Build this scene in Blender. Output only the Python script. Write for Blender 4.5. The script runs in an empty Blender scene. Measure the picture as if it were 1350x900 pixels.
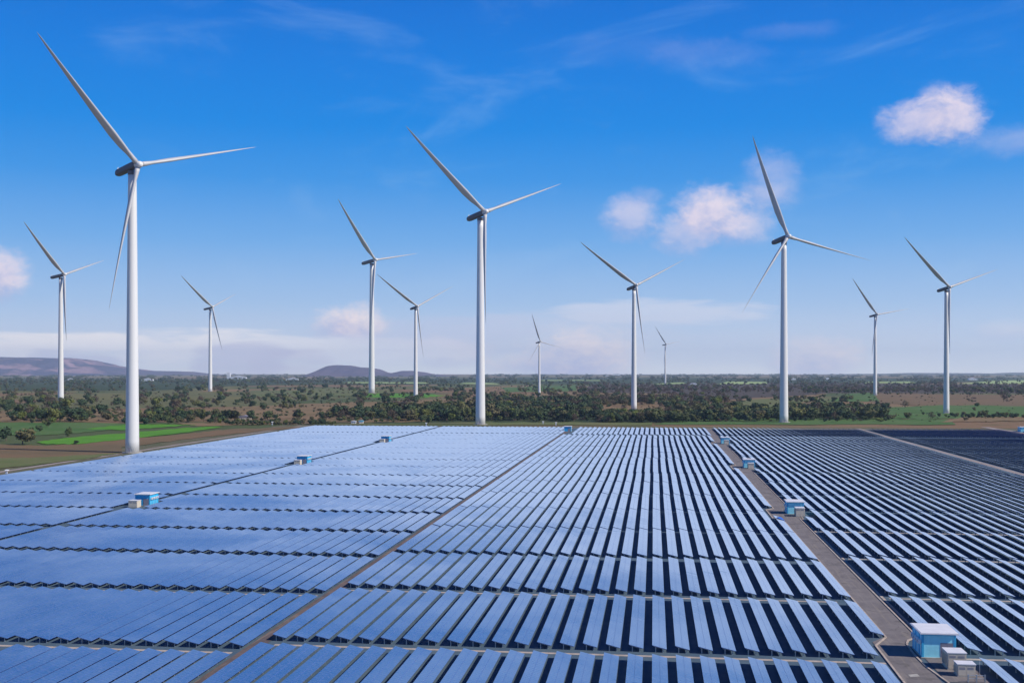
import bpy, math, random
from mathutils import Vector, Matrix
random.seed(7)
R_ = math.radians
sc = bpy.context.scene

# ------------------------------------------------------------------ camera
W0, F0 = 1350.0, 1500.0          # photo width, focal length in photo pixels
CAMH = 50.0                      # drone height
YAW = math.atan((862 - 675) / F0)
FW = Vector((-math.sin(YAW), math.cos(YAW), 0))
RT = Vector((math.cos(YAW), math.sin(YAW), 0))
HOR = 490.0
cam = bpy.data.cameras.new('camera')
co = bpy.data.objects.new('camera', cam)
sc.collection.objects.link(co)
sc.camera = co
co.location = (0, 0, CAMH)
co.rotation_euler = (R_(90), 0, YAW)
cam.sensor_width = 36
cam.lens = 36 * F0 / W0
cam.shift_y = (HOR - 450.0) / W0      # level camera, horizon a little below the middle
cam.clip_start = 1
cam.clip_end = 90000

def ground(px, py, z=0.0):
    """point of the plain seen at a position of the survey photograph"""
    d = F0 * (CAMH - z) / (py - HOR)
    s = (px - 675) / F0 * d
    return (s * RT.x + d * FW.x, s * RT.y + d * FW.y, z)

def project(x, y, z):
    Xc = x * RT.x + y * RT.y
    Yc = x * FW.x + y * FW.y
    if Yc < 1: return None
    return (675 + F0 * Xc / Yc, HOR + F0 * (CAMH - z) / Yc)

# ------------------------------------------------------------------ sun, sky
SUN_AZ, SUN_EL = 70.0, 40.0      # azimuth from the direction back to the camera, towards the right
sd = (-FW * math.cos(R_(SUN_AZ)) + RT * math.sin(R_(SUN_AZ))) * math.cos(R_(SUN_EL)) + Vector((0, 0, math.sin(R_(SUN_EL))))
sl = bpy.data.lights.new('sun', 'SUN')
sl.energy = 5.0
sl.angle = R_(0.6)
sl.color = (1.0, 0.93, 0.84)
so = bpy.data.objects.new('sun', sl)
sc.collection.objects.link(so)
so.rotation_euler = sd.to_track_quat('Z', 'Y').to_euler()
so.location = (0, 0, 400)

sc.view_settings.view_transform = 'Standard'
sc.view_settings.look = 'None'
sc.view_settings.exposure = 0.0
sc.view_settings.gamma = 1.0
sc.render.engine = 'CYCLES'
sc.cycles.use_denoising = True
sc.cycles.max_bounces = 5
sc.cycles.volume_bounces = 1
sc.cycles.transparent_max_bounces = 6

def srgb(r, g, b):
    def f(c):
        c /= 255.0
        return c / 12.92 if c <= 0.04045 else ((c + 0.055) / 1.055) ** 2.4
    return (f(r), f(g), f(b), 1)

class NT:
    """small helper to wire node trees"""
    def __init__(s, tree):
        s.t = tree; s.n = tree.nodes; s.l = tree.links
    def val(s, sock, v):
        if v is None: return
        if hasattr(v, 'is_output'): s.l.new(v, sock)
        else: sock.default_value = v
    def math(s, op, a, b=None, c=None, clamp=False):
        m = s.n.new('ShaderNodeMath'); m.operation = op; m.use_clamp = clamp
        s.val(m.inputs[0], a); s.val(m.inputs[1], b); s.val(m.inputs[2], c)
        return m.outputs[0]
    def noise(s, vec, scale, detail=4, rough=0.55, dist=0.0):
        m = s.n.new('ShaderNodeTexNoise'); s.val(m.inputs['Vector'], vec)
        m.inputs['Scale'].default_value = scale; m.inputs['Detail'].default_value = detail
        m.inputs['Roughness'].default_value = rough; m.inputs['Distortion'].default_value = dist
        return m.outputs['Fac']
    def ramp(s, fac, stops, interp='LINEAR'):
        m = s.n.new('ShaderNodeValToRGB'); s.val(m.inputs[0], fac)
        cr = m.color_ramp; cr.interpolation = interp
        while len(cr.elements) < len(stops): cr.elements.new(0.5)
        for e, (p, c) in zip(cr.elements, stops):
            e.position = p; e.color = c if len(c) == 4 else (*c, 1)
        return m.outputs[0]
    def mix(s, fac, a, b, mode='MIX'):
        m = s.n.new('ShaderNodeMix'); m.data_type = 'RGBA'; m.blend_type = mode
        s.val(m.inputs[0], fac); s.val(m.inputs[6], a); s.val(m.inputs[7], b)
        return m.outputs[2]
    def comb(s, x, y, z):
        m = s.n.new('ShaderNodeCombineXYZ'); s.val(m.inputs[0], x); s.val(m.inputs[1], y); s.val(m.inputs[2], z)
        return m.outputs[0]
    def smooth(s, v, a, b):
        m = s.n.new('ShaderNodeMapRange'); m.interpolation_type = 'SMOOTHSTEP'
        s.val(m.inputs[0], v); m.inputs[1].default_value = a; m.inputs[2].default_value = b
        return m.outputs[0]

world = bpy.data.worlds.new('World')
sc.world = world
world.use_nodes = True
wt = world.node_tree
wt.nodes.clear()
N = NT(wt)
tc = N.n.new('ShaderNodeTexCoord')
sep = N.n.new('ShaderNodeSeparateXYZ')
N.l.new(tc.outputs['Generated'], sep.inputs[0])
X, Y, Z = sep.outputs
el = N.math('MULTIPLY', N.math('ARCSINE', Z), 180 / math.pi)                 # degrees above the horizon
az = N.math('MULTIPLY', N.math('ARCTAN2', X, Y), 180 / math.pi)              # degrees, 0 = along the panel rows
az = N.math('ADD', az, math.degrees(YAW))                                    # measured from the middle of the view
elc = N.math('MAXIMUM', el, 0.0)
def E(py): return math.degrees(math.atan((HOR - py) / F0))
sky_stops = [(0.0, srgb(240, 242, 246)), (E(450) / 90, srgb(206, 219, 240)), (E(400) / 90, srgb(166, 199, 238)), (E(320) / 90, srgb(112, 174, 236)),
             (E(240) / 90, srgb(56, 150, 232)), (E(170) / 90, srgb(0, 136, 229)), (E(90) / 90, srgb(0, 126, 224)), (E(0) / 90, srgb(0, 113, 214)),
             (32 / 90, srgb(0, 80, 172)), (1.0, srgb(0, 42, 110))]
grad = N.ramp(N.math('DIVIDE', elc, 90.0), sky_stops)
nis = N.n.new('ShaderNodeTexSky'); nis.sky_type = 'NISHITA'
nis.sun_disc = False
nis.sun_elevation = R_(SUN_EL)
nis.sun_rotation = math.atan2(sd.x, sd.y)
nis.altitude = 50
nis.ozone_density = 2.0
nsc = N.mix(1.0, nis.outputs[0], (0.09, 0.09, 0.09, 1), 'MULTIPLY')
skycol = N.mix(0.02, grad, nsc)
# clouds: places (azimuth, elevation) in degrees with noise-broken edges
def EL(px, py): return math.degrees(math.atan((HOR - py) / math.hypot(F0, px - 675)))
def AZ(px): return math.degrees(math.atan((px - 675) / F0))
wv = N.comb(N.math('MULTIPLY', az, 1.0), N.math('MULTIPLY', el, 1.5), 0.0)
n1 = N.noise(wv, 0.62, 7, 0.62, 0.3)
n1b = N.noise(wv, 2.2, 5, 0.6, 0.2)
nn = N.math('ADD', N.math('MULTIPLY', N.math('SUBTRACT', n1, 0.5), 3.0), N.math('MULTIPLY', N.math('SUBTRACT', n1b, 0.5), 1.1))
def puff(px, py, rx, ry, amt, soft=1.1):
    dx = N.math('DIVIDE', N.math('SUBTRACT', az, AZ(px)), math.degrees(rx / F0))
    dy = N.math('DIVIDE', N.math('SUBTRACT', el, EL(px, py)), math.degrees(ry / F0))
    r2 = N.math('ADD', N.math('MULTIPLY', dx, dx), N.math('MULTIPLY', dy, dy))
    g = N.math('SUBTRACT', 1.0, N.math('POWER', r2, 0.5))
    g = N.math('ADD', g, N.math('MULTIPLY', nn, 0.42))
    return N.math('MULTIPLY', N.smooth(g, -0.18, soft * 0.62), amt)
PUFFS = [(1212, 160, 50, 28, 0.70), (1256, 152, 40, 34, 0.78), (1236, 134, 28, 24, 0.5), (1335, 186, 60, 20, 0.22),
          (905, 308, 52, 28, 0.50), (970, 300, 52, 28, 0.5), (936, 282, 50, 38, 0.85), (832, 288, 40, 32, 0.52), (850, 258, 24, 14, 0.18),
          (1018, 240, 38, 40, 0.28), (1000, 262, 40, 26, 0.22), (0, 362, 34, 36, 0.85),
          (462, 429, 52, 28, 0.95), (590, 464, 70, 20, 0.5), (720, 480, 90, 18, 0.7), (766, 468, 84, 40, 1.0), (1076, 474, 70, 28, 0.7),
          (1325, 436, 44, 14, 0.2), (820, 66, 120, 24, 0.03), (930, 74, 90, 22, 0.06), (1040, 42, 70, 12, 0.06)]
def puff_col(px, py, rx, ry, amt):
    global skycol
    dx = N.math('DIVIDE', N.math('SUBTRACT', az, AZ(px)), math.degrees(rx / F0))
    dy = N.math('DIVIDE', N.math('SUBTRACT', el, EL(px, py)), math.degrees(ry / F0))
    r2 = N.math('ADD', N.math('MULTIPLY', dx, dx), N.math('MULTIPLY', dy, dy))
    g = N.math('ADD', N.math('SUBTRACT', 1.0, N.math('POWER', r2, 0.5)), N.math('MULTIPLY', nn, 0.36))
    f = N.math('MULTIPLY', N.smooth(g, -0.22, 0.72), amt)
    lit = N.smooth(N.math('ADD', N.math('ADD', N.math('MULTIPLY', dy, 0.7), N.math('MULTIPLY', dx, 0.25)), N.math('MULTIPLY', nn, 0.55)), -0.75, 0.45)
    skycol = N.mix(f, skycol, N.mix(lit, srgb(176, 184, 226), N.mix(N.smooth(el, 2.0, 5.0), srgb(255, 238, 236), srgb(246, 230, 238))))
for p in PUFFS: puff_col(*p)
# long pale bands near the horizon, left of the middle, and smoke-like lavender mass
def band(px, py, rx, ry, amt, col):
    global skycol
    dx = N.math('DIVIDE', N.math('SUBTRACT', az, AZ(px)), math.degrees(rx / F0))
    dy = N.math('DIVIDE', N.math('SUBTRACT', el, EL(px, py)), math.degrees(ry / F0))
    w2 = N.noise(N.comb(N.math('MULTIPLY', az, 0.25), N.math('MULTIPLY', el, 1.6), 3.0), 1.0, 5, 0.6, 0.4)
    r2 = N.math('ADD', N.math('POWER', N.math('ABSOLUTE', dx), 4.0), N.math('MULTIPLY', dy, dy))
    g = N.math('ADD', N.math('SUBTRACT', 1.0, r2), N.math('MULTIPLY', N.math('SUBTRACT', w2, 0.5), 2.2))
    skycol = N.mix(N.math('MULTIPLY', N.smooth(g, 0.0, 0.9), amt), skycol, srgb(*col))
band(190, 457, 270, 24, 1.0, (250, 246, 248))
band(440, 460, 200, 22, 0.85, (238, 238, 246))
band(20, 462, 90, 9, 0.8, (246, 242, 246))
band(100, 478, 60, 22, 0.5, (186, 190, 222))
band(320, 474, 70, 28, 0.5, (192, 190, 222))
band(385, 480, 60, 22, 0.4, (205, 198, 222))
band(590, 440, 150, 28, 0.35, (205, 205, 230))
band(870, 412, 150, 20, 0.72, (216, 222, 240))
band(760, 430, 160, 22, 0.40, (206, 214, 236))
band(880, 460, 260, 26, 0.25, (205, 214, 236))
# thin cirrus everywhere
wc = N.comb(N.math('MULTIPLY', az, 0.22), N.math('ADD', N.math('MULTIPLY', el, 0.75), N.math('MULTIPLY', az, -0.06)), 7.0)
ci = N.noise(wc, 0.42, 6, 0.58, 0.45)
skycol = N.mix(N.math('MULTIPLY', N.smooth(ci, 0.52, 0.80), 0.20), skycol, srgb(170, 205, 240))
ci2 = N.noise(N.comb(N.math('MULTIPLY', az, 0.5), el, 11.0), 0.35, 6, 0.58, 0.6)
skycol = N.mix(N.math('MULTIPLY', N.smooth(ci2, 0.55, 0.80), 0.14), skycol, srgb(170, 205, 240))
bg = N.n.new('ShaderNodeBackground')
N.l.new(skycol, bg.inputs[0])
bg.inputs[1].default_value = 1.0
wo = N.n.new('ShaderNodeOutputWorld')
N.l.new(bg.outputs[0], wo.inputs[0])

# ------------------------------------------------------------------ materials
def material(name, col, rough=0.7, vary=0.0, vscale=1.0, metallic=0.0, spec=0.5, coord='Object'):
    m = bpy.data.materials.new(name); m.use_nodes = True
    n = NT(m.node_tree); b = n.n['Principled BSDF']
    b.inputs['Roughness'].default_value = rough
    b.inputs['Metallic'].default_value = metallic
    b.inputs['Specular IOR Level'].default_value = spec
    if vary:
        t = n.n.new('ShaderNodeTexCoord')
        f = n.noise(t.outputs[coord], vscale, 5, 0.6)
        lo = tuple(c * (1 - vary) for c in col[:3]); hi = tuple(min(1, c * (1 + vary)) for c in col[:3])
        n.l.new(n.ramp(f, [(0.3, lo), (0.7, hi)]), b.inputs['Base Color'])
    else:
        b.inputs['Base Color'].default_value = (*col[:3], 1)
    return m

def geo_pos(n):
    g = n.n.new('ShaderNodeNewGeometry'); return g.outputs['Position']

M = {}
M['tower'] = material('white turbine paint', (0.70, 0.70, 0.68), 0.42, 0.05, 0.12)
M['blade'] = material('shade-greyed blade coating', (0.48, 0.48, 0.48), 0.45, 0.05, 3.0)  # tower white greyed down: blade shade is partly put into the colour
M['nacelle'] = material('shade-darkened nacelle shell', (0.10, 0.10, 0.12), 0.5, 0.06, 0.3)  # darker than the tower paint: shade of the unlit flank put into the colour
M['concrete'] = material('pale concrete', (0.36, 0.34, 0.30), 0.9, 0.25, 0.8)
M['steel'] = material('galvanised steel', (0.48, 0.50, 0.52), 0.45, 0.1, 2.0, 0.6)
M['alu'] = material('aluminium frame', (0.30, 0.36, 0.46), 0.4, 0, 1, 0.5)
M['back'] = material('panel back sheet', (0.10, 0.18, 0.55), 0.6)
M['blue_wall'] = material('light blue wall render', (0.32, 0.80, 0.90), 0.75, 0.08, 1.2)
M['blue_wall2'] = material('vivid blue wall render', (0.03, 0.42, 0.72), 0.75, 0.08, 1.2)
M['blue_trim'] = material('bright blue trim paint', (0.04, 0.42, 0.68), 0.6, 0.08, 1.5)
M['roof'] = material('cream white roof sheet', (0.66, 0.66, 0.68), 0.6, 0.07, 0.7)
M['door'] = material('grey metal door', (0.26, 0.25, 0.30), 0.55, 0.1, 3)
M['cream'] = material('cream cabinet paint', (0.60, 0.53, 0.42), 0.6, 0.08, 2)
M['white'] = material('white plastic', (0.78, 0.78, 0.78), 0.5)
M['dark'] = material('dark grille', (0.04, 0.045, 0.05), 0.6)
M['tarp'] = material('blue tarpaulin', (0.01, 0.13, 0.55), 0.55, 0.2, 2)
M['bark'] = material('brown bark', (0.12, 0.085, 0.06), 0.9, 0.3, 2)

# glass of the solar modules: dark blue cells under a glossy, slightly dusty pane with a painted sheen
m = bpy.data.materials.new('solar glass'); m.use_nodes = True; M['glass'] = m
n = NT(m.node_tree); b = n.n['Principled BSDF']
pos = geo_pos(n)
f1 = n.noise(pos, 0.022, 4, 0.62, 0.6)
f2 = n.noise(pos, 1.7, 3, 0.6)
t = n.n.new('ShaderNodeTexCoord')
sp = n.n.new('ShaderNodeSeparateXYZ'); n.l.new(t.outputs['Object'], sp.inputs[0])
def cellline(v, pitch, w):
    fr = n.math('FRACT', n.math('DIVIDE', v, pitch))
    return n.math('LESS_THAN', fr, w)
ln = n.math('MAXIMUM', cellline(sp.outputs[0], 0.162, 0.05), cellline(sp.outputs[1], 0.162, 0.05))
base = n.mix(n.smooth(f1, 0.34, 0.66), (0.010, 0.085, 0.24, 1), (0.045, 0.135, 0.30, 1))  # broad lighter blotches imitate uneven sky reflections in the base colour
base = n.mix(n.math('MULTIPLY', ln, 0.5), base, (0.22, 0.30, 0.44, 1))
base = n.mix(n.math('MULTIPLY', n.smooth(f2, 0.35, 0.8), 0.18), base, (0.34, 0.34, 0.40, 1))
n.l.new(base, b.inputs['Base Color'])
b.inputs['IOR'].default_value = 3.0
b.inputs['Metallic'].default_value = 0.0
n.l.new(n.ramp(f1, [(0.3, (0.24, 0.24, 0.24)), (0.7, (0.33, 0.33, 0.33))]), b.inputs['Roughness'])
# painted pale sheen: imitates the reflection of a pale sky, stronger at grazing view
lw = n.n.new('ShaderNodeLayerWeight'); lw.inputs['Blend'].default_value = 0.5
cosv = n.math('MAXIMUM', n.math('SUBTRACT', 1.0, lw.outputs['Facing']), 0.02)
graze = n.math('POWER', n.math('DIVIDE', n.math('MULTIPLY', n.math('ADD', n.math('MULTIPLY', f1, 0.16), 0.085), 1.0), cosv), 3.9)
sheen_fac = n.math('MULTIPLY', n.math('SUBTRACT', 1.0, n.math('POWER', 2.718, n.math('MULTIPLY', graze, -1.0))), 0.82)
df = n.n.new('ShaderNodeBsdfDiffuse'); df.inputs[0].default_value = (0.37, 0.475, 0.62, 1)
ms = n.n.new('ShaderNodeMixShader'); n.l.new(sheen_fac, ms.inputs[0]); n.l.new(b.outputs[0], ms.inputs[1]); n.l.new(df.outputs[0], ms.inputs[2])
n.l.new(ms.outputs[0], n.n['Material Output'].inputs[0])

# farm land: patchwork of dry, tilled and green fields
def patch_nodes(n, pos, scale):
    mp = n.n.new('ShaderNodeMapping'); n.l.new(pos, mp.inputs[0])
    mp.inputs['Rotation'].default_value = (0, 0, 0.35); mp.inputs['Scale'].default_value = (scale, scale * 0.62, 0)
    v = n.n.new('ShaderNodeTexVoronoi'); v.distance = 'MANHATTAN'; n.l.new(mp.outputs[0], v.inputs['Vector'])
    v.inputs['Scale'].default_value = 1.0; v.inputs['Randomness'].default_value = 0.85
    s = n.n.new('ShaderNodeSeparateColor'); n.l.new(v.outputs['Color'], s.inputs[0])
    return s.outputs[0], s.outputs[1]
m = bpy.data.materials.new('farm land'); m.use_nodes = True; M['land'] = m
n = NT(m.node_tree); b = n.n['Principled BSDF']; pos = geo_pos(n)
a1, a2 = patch_nodes(n, pos, 1 / 330.0)
col = n.ramp(a1, [(0.0, (0.21, 0.14, 0.075)), (0.28, (0.19, 0.12, 0.065)), (0.42, (0.14, 0.13, 0.05)), (0.58, (0.075, 0.095, 0.035)), (0.72, (0.12, 0.12, 0.05)), (0.86, (0.20, 0.13, 0.07)), (1.0, (0.08, 0.13, 0.035))], 'CONSTANT')
nz = n.noise(pos, 0.018, 6, 0.65)
col = n.mix(n.math('MULTIPLY', n.smooth(nz, 0.50, 0.68), 0.6), col, (0.070, 0.085, 0.030, 1))
nf = n.noise(pos, 0.35, 4, 0.6)
col = n.mix(0.35, col, n.ramp(nf, [(0.3, (0.3, 0.3, 0.3)), (0.7, (0.75, 0.72, 0.65))]), 'OVERLAY')
n.l.new(col, b.inputs['Base Color']); b.inputs['Roughness'].default_value = 0.95; b.inputs['Specular IOR Level'].default_value = 0.1

def field_mat(name, c1, c2, scale=0.02, stripes=0.0):
    m = bpy.data.materials.new(name); m.use_nodes = True
    n = NT(m.node_tree); b = n.n['Principled BSDF']; pos = geo_pos(n)
    f = n.noise(pos, scale, 6, 0.65)
    col = n.mix(n.smooth(f, 0.32, 0.68), (*c1, 1), (*c2, 1))
    g = n.noise(pos, 0.5, 3, 0.6)
    col = n.mix(0.25, col, n.ramp(g, [(0.3, (0.35, 0.35, 0.35)), (0.7, (0.65, 0.65, 0.65))]), 'OVERLAY')
    if stripes:
        w = n.n.new('ShaderNodeTexWave'); n.l.new(pos, w.inputs[0]); w.inputs['Scale'].default_value = stripes; w.inputs['Distortion'].default_value = 1.5
        col = n.mix(n.math('MULTIPLY', w.outputs['Fac'], 0.18), col, (c1[0] * .5, c1[1] * .5, c1[2] * .5, 1))
    n.l.new(col, b.inputs['Base Color']); b.inputs['Roughness'].default_value = 0.95; b.inputs['Specular IOR Level'].default_value = 0.1
    return m
M['f_bright'] = field_mat('bright green crop', (0.075, 0.21, 0.018), (0.10, 0.26, 0.02), 0.02, 0.3)
M['f_green'] = field_mat('green meadow', (0.060, 0.125, 0.028), (0.095, 0.145, 0.045), 0.02)
M['f_olive'] = field_mat('olive grass', (0.10, 0.13, 0.04), (0.15, 0.14, 0.06), 0.015)
M['f_brown'] = field_mat('dry brown stubble', (0.19, 0.12, 0.062), (0.14, 0.105, 0.055), 0.012, 0.2)
M['f_rust'] = field_mat('rusty bare soil', (0.22, 0.145, 0.075), (0.17, 0.125, 0.06), 0.012)
M['f_pale'] = field_mat('pale yellow green paddy', (0.34, 0.42, 0.17), (0.26, 0.34, 0.12), 0.004)
M['f_dark'] = field_mat('dark scrub', (0.030, 0.050, 0.020), (0.055, 0.070, 0.030), 0.02)
M['verge'] = field_mat('rough verge grass', (0.085, 0.095, 0.045), (0.15, 0.125, 0.08), 0.06)
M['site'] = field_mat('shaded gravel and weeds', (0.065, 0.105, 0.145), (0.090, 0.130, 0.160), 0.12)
M['asphalt'] = field_mat('worn asphalt', (0.155, 0.140, 0.140), (0.20, 0.18, 0.175), 0.15)
def wear(m):
    n = NT(m.node_tree); b = n.n['Principled BSDF']; src = b.inputs['Base Color'].links[0].from_socket; pos = geo_pos(n)
    mp = n.n.new('ShaderNodeMapping'); n.l.new(pos, mp.inputs[0]); mp.inputs['Scale'].default_value = (1.3, 0.07, 1)
    w = n.noise(mp.outputs[0], 1.0, 5, 0.65, 0.5)
    c = n.mix(n.math('MULTIPLY', n.smooth(w, 0.50, 0.66), 0.5), src, (0.26, 0.225, 0.19, 1))
    w2 = n.noise(pos, 0.22, 6, 0.7, 1.0)
    c = n.mix(n.math('MULTIPLY', n.smooth(w2, 0.54, 0.64), 0.55), c, (0.085, 0.08, 0.075, 1))
    n.l.new(c, b.inputs['Base Color'])
wear(M['asphalt'])
M['track'] = field_mat('brown dirt track', (0.16, 0.12, 0.11), (0.105, 0.085, 0.085), 0.12)
wear(M['track'])
M['path'] = field_mat('pale concrete path', (0.33, 0.28, 0.25), (0.25, 0.215, 0.20), 0.15)
M['kerb'] = material('kerb concrete', (0.40, 0.33, 0.27), 0.9, 0.25, 0.6)

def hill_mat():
    m = bpy.data.materials.new('haze-tinted dry wooded hillside'); m.use_nodes = True
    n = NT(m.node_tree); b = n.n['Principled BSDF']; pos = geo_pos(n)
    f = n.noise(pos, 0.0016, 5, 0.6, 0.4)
    col = n.mix(n.smooth(f, 0.47, 0.58), (0.070, 0.065, 0.115, 1), (0.29, 0.19, 0.22, 1))  # purple-blue tone puts distance haze into the slope colour
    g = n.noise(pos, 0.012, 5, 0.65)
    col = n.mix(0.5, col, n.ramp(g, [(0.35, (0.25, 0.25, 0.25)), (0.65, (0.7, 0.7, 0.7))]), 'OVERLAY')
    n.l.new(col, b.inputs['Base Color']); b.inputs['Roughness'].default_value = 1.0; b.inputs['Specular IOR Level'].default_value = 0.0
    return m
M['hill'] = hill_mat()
M['hill2'] = field_mat('haze-tinted scrub hillside', (0.070, 0.060, 0.105), (0.12, 0.09, 0.125), 0.003)  # violet of far haze mixed into the scrub colour
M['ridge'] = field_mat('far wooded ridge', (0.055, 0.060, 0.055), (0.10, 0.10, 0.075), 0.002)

def leaf_mat(name, stops):
    m = bpy.data.materials.new(name); m.use_nodes = True
    n = NT(m.node_tree); b = n.n['Principled BSDF']
    oi = n.n.new('ShaderNodeObjectInfo')
    tcn = n.n.new('ShaderNodeTexCoord')
    f = n.noise(tcn.outputs['Object'], 3.0, 3, 0.7)
    c = n.ramp(oi.outputs['Random'], stops)
    c = n.mix(0.42, c, n.ramp(f, [(0.3, (0.22, 0.22, 0.22)), (0.7, (0.72, 0.72, 0.66))]), 'OVERLAY')
    n.l.new(c, b.inputs['Base Color']); b.inputs['Roughness'].default_value = 0.8; b.inputs['Specular IOR Level'].default_value = 0.2
    return m
M['leaf'] = leaf_mat('green foliage', [(0, (0.034, 0.062, 0.032)), (0.3, (0.050, 0.080, 0.034)), (0.6, (0.080, 0.100, 0.036)), (0.82, (0.115, 0.10, 0.05)), (1, (0.12, 0.15, 0.03))])
M['twig'] = leaf_mat('bare brown twigs', [(0, (0.090, 0.062, 0.050)), (0.5, (0.12, 0.085, 0.065)), (1, (0.095, 0.085, 0.045))])

# ------------------------------------------------------------------ mesh helpers
class MB:
    def __init__(s): s.v = []; s.f = []; s.m = []
    def quad(s, a, b, c, d, mi=0):
        k = len(s.v); s.v += [a, b, c, d]; s.f.append((k, k + 1, k + 2, k + 3)); s.m.append(mi)
    def box(s, x0, x1, y0, y1, z0, z1, mi=0, top=None, fn=None):
        k = len(s.v)
        p = [(x0, y0, z0), (x1, y0, z0), (x1, y1, z0), (x0, y1, z0), (x0, y0, z1), (x1, y0, z1), (x1, y1, z1), (x0, y1, z1)]
        if fn: p = [fn(*q) for q in p]
        s.v += p
        for i, f in enumerate([(0, 3, 2, 1), (4, 5, 6, 7), (0, 1, 5, 4), (1, 2, 6, 5), (2, 3, 7, 6), (3, 0, 4, 7)]):
            s.f.append(tuple(k + j for j in f)); s.m.append(top if (top is not None and i == 1) else mi)
        return s
    def rings(s, rs, cap=True, mi=0):
        """rs: list of equal-length loops of points"""
        k = len(s.v); n_ = len(rs[0])
        for r in rs: s.v += [tuple(p) for p in r]
        for i in range(len(rs) - 1):
            for j in range(n_):
                a = k + i * n_ + j; b_ = k + i * n_ + (j + 1) % n_
                s.f.append((a, b_, b_ + n_, a + n_)); s.m.append(mi)
        if cap:
            s.f.append(tuple(k + j for j in reversed(range(n_)))); s.m.append(mi)
            e = k + (len(rs) - 1) * n_
            s.f.append(tuple(e + j for j in range(n_))); s.m.append(mi)
        return s
    def tube(s, p0, p1, r0, r1=None, seg=8, mi=0):
        r1 = r0 if r1 is None else r1
        p0 = Vector(p0); p1 = Vector(p1); d = (p1 - p0).normalized()
        u = d.orthogonal().normalized(); w = d.cross(u)
        rs = []
        for p, r in ((p0, r0), (p1, r1)):
            rs.append([p + (u * math.cos(2 * math.pi * j / seg) + w * math.sin(2 * math.pi * j / seg)) * r for j in range(seg)])
        return s.rings(rs, True, mi)
    def mesh(s, name, mats, smooth=False):
        me = bpy.data.meshes.new(name)
        me.from_pydata([tuple(p) for p in s.v], [], s.f)
        for q in mats: me.materials.append(q)
        if len(mats) > 1: me.polygons.foreach_set('material_index', s.m)
        if smooth: me.polygons.foreach_set('use_smooth', [True] * len(s.f))
        me.update()
        return me

COL = sc.collection
def link(name, data, parent=None, loc=None, rot=None, scale=None):
    o = bpy.data.objects.new(name, data); COL.objects.link(o)
    if parent is not None: o.parent = parent
    if loc is not None: o.location = loc
    if rot is not None: o.rotation_euler = rot
    if scale is not None: o.scale = scale
    return o
def tag(o, label=None, cat=None, group=None, kind=None):
    if label: o['label'] = label
    if cat: o['category'] = cat
    if group: o['group'] = group
    if kind: o['kind'] = kind
    return o
def sheet(name, poly, z, mat, kind='structure', label=None, cat=None):
    """a ground sheet from a list of x, y points"""
    me = bpy.data.meshes.new(name)
    me.from_pydata([(p[0], p[1], z) for p in poly], [], [tuple(range(len(poly)))])
    me.materials.append(mat); me.update()
    if me.polygons[0].normal.z < 0: me.flip_normals()
    return tag(link(name, me), label, cat, None, kind)
def copy_tree(o, parent=None):
    c = o.copy(); COL.objects.link(c)
    c.parent = parent
    for ch in [q for q in KIDS.get(o.name, [])]:
        d = ch.copy(); COL.objects.link(d); d.parent = c
        for g in KIDS.get(ch.name, []):
            e = g.copy(); COL.objects.link(e); e.parent = d
            KIDS.setdefault(d.name, []).append(e)
        KIDS.setdefault(c.name, []).append(d)
    return c
KIDS = {}
def part(name, data, parent, **k):
    o = link(name, data, parent, **k)
    KIDS.setdefault(parent.name, []).append(o)
    return o

# ------------------------------------------------------------------ the plain
gm = MB()
S = 23000
gm.quad((-S, -2000, 0), (S, -2000, 0), (S, S, 0), (-S, S, 0))
tag(link('ground', gm.mesh('ground', [M['land']])), 'wide plain of dry and green farm land', None, None, 'structure')

Y0, Y1 = 120.0, 1012.0
sheet('gravel_yard', [(-312, Y0), (345, Y0), (345, Y1), (-312, Y1)], 0.05, M['site'])
# perimeter verge and track round the panels
sheet('verge', [(-345, Y0), (-312, Y0), (-312, Y1), (-345, Y1 + 55)], 0.04, M['verge'])
sheet('verge', [(-345, Y1 + 30), (-312, Y1), (420, Y1), (420, Y1 + 40)], 0.045, M['verge'])
sheet('perimeter_track', [(-326, Y0), (-321.5, Y0), (-321.5, Y1 + 8), (-326, Y1 + 12)], 0.10, M['path'])
sheet('perimeter_track', [(-321.5, Y1 + 3), (400, Y1 + 3), (400, Y1 + 8), (-321.5, Y1 + 8)], 0.11, M['path'])
# main road on the right, with lay-bys at the huts
HUT_Y = [206.0, 408.0, 602.0, 802.0]
rb = MB()
def rquad(x0, x1, y0, y1, z=0.12): rb.quad((x0, y0, z), (x1, y0, z), (x1, y1, z), (x0, y1, z))
rquad(40.1, 46.0, Y0, 217)
rb.quad((40.1, 217, .12), (46.0, 217, .12), (49.0, 221, .12), (43.5, 222, .12))
# butted end to end, never overlapping
ys = 222.0
rb.quad((43.5, 221.8, .121), (49.0, 221.0, .121), (49.0, 222.0, .121), (43.5, 222.0, .121))
for h in HUT_Y[1:]:
    rquad(43.5, 49.0, ys, h - 12)
    rquad(43.5, 50.2, h - 12, h - 1.5)
    rquad(43.5, 46.4, h - 1.5, h + 13)
    rb.quad((40.4, h + 12, .12), (40.4, h - 16, .12), (43.5, h - 22, .12), (43.5, h + 16, .12))
    ys = h + 13
rquad(43.5, 49.0, ys, Y1)
tag(link('road', rb.mesh('road', [M['asphalt']])), None, None, None, 'structure')
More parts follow.
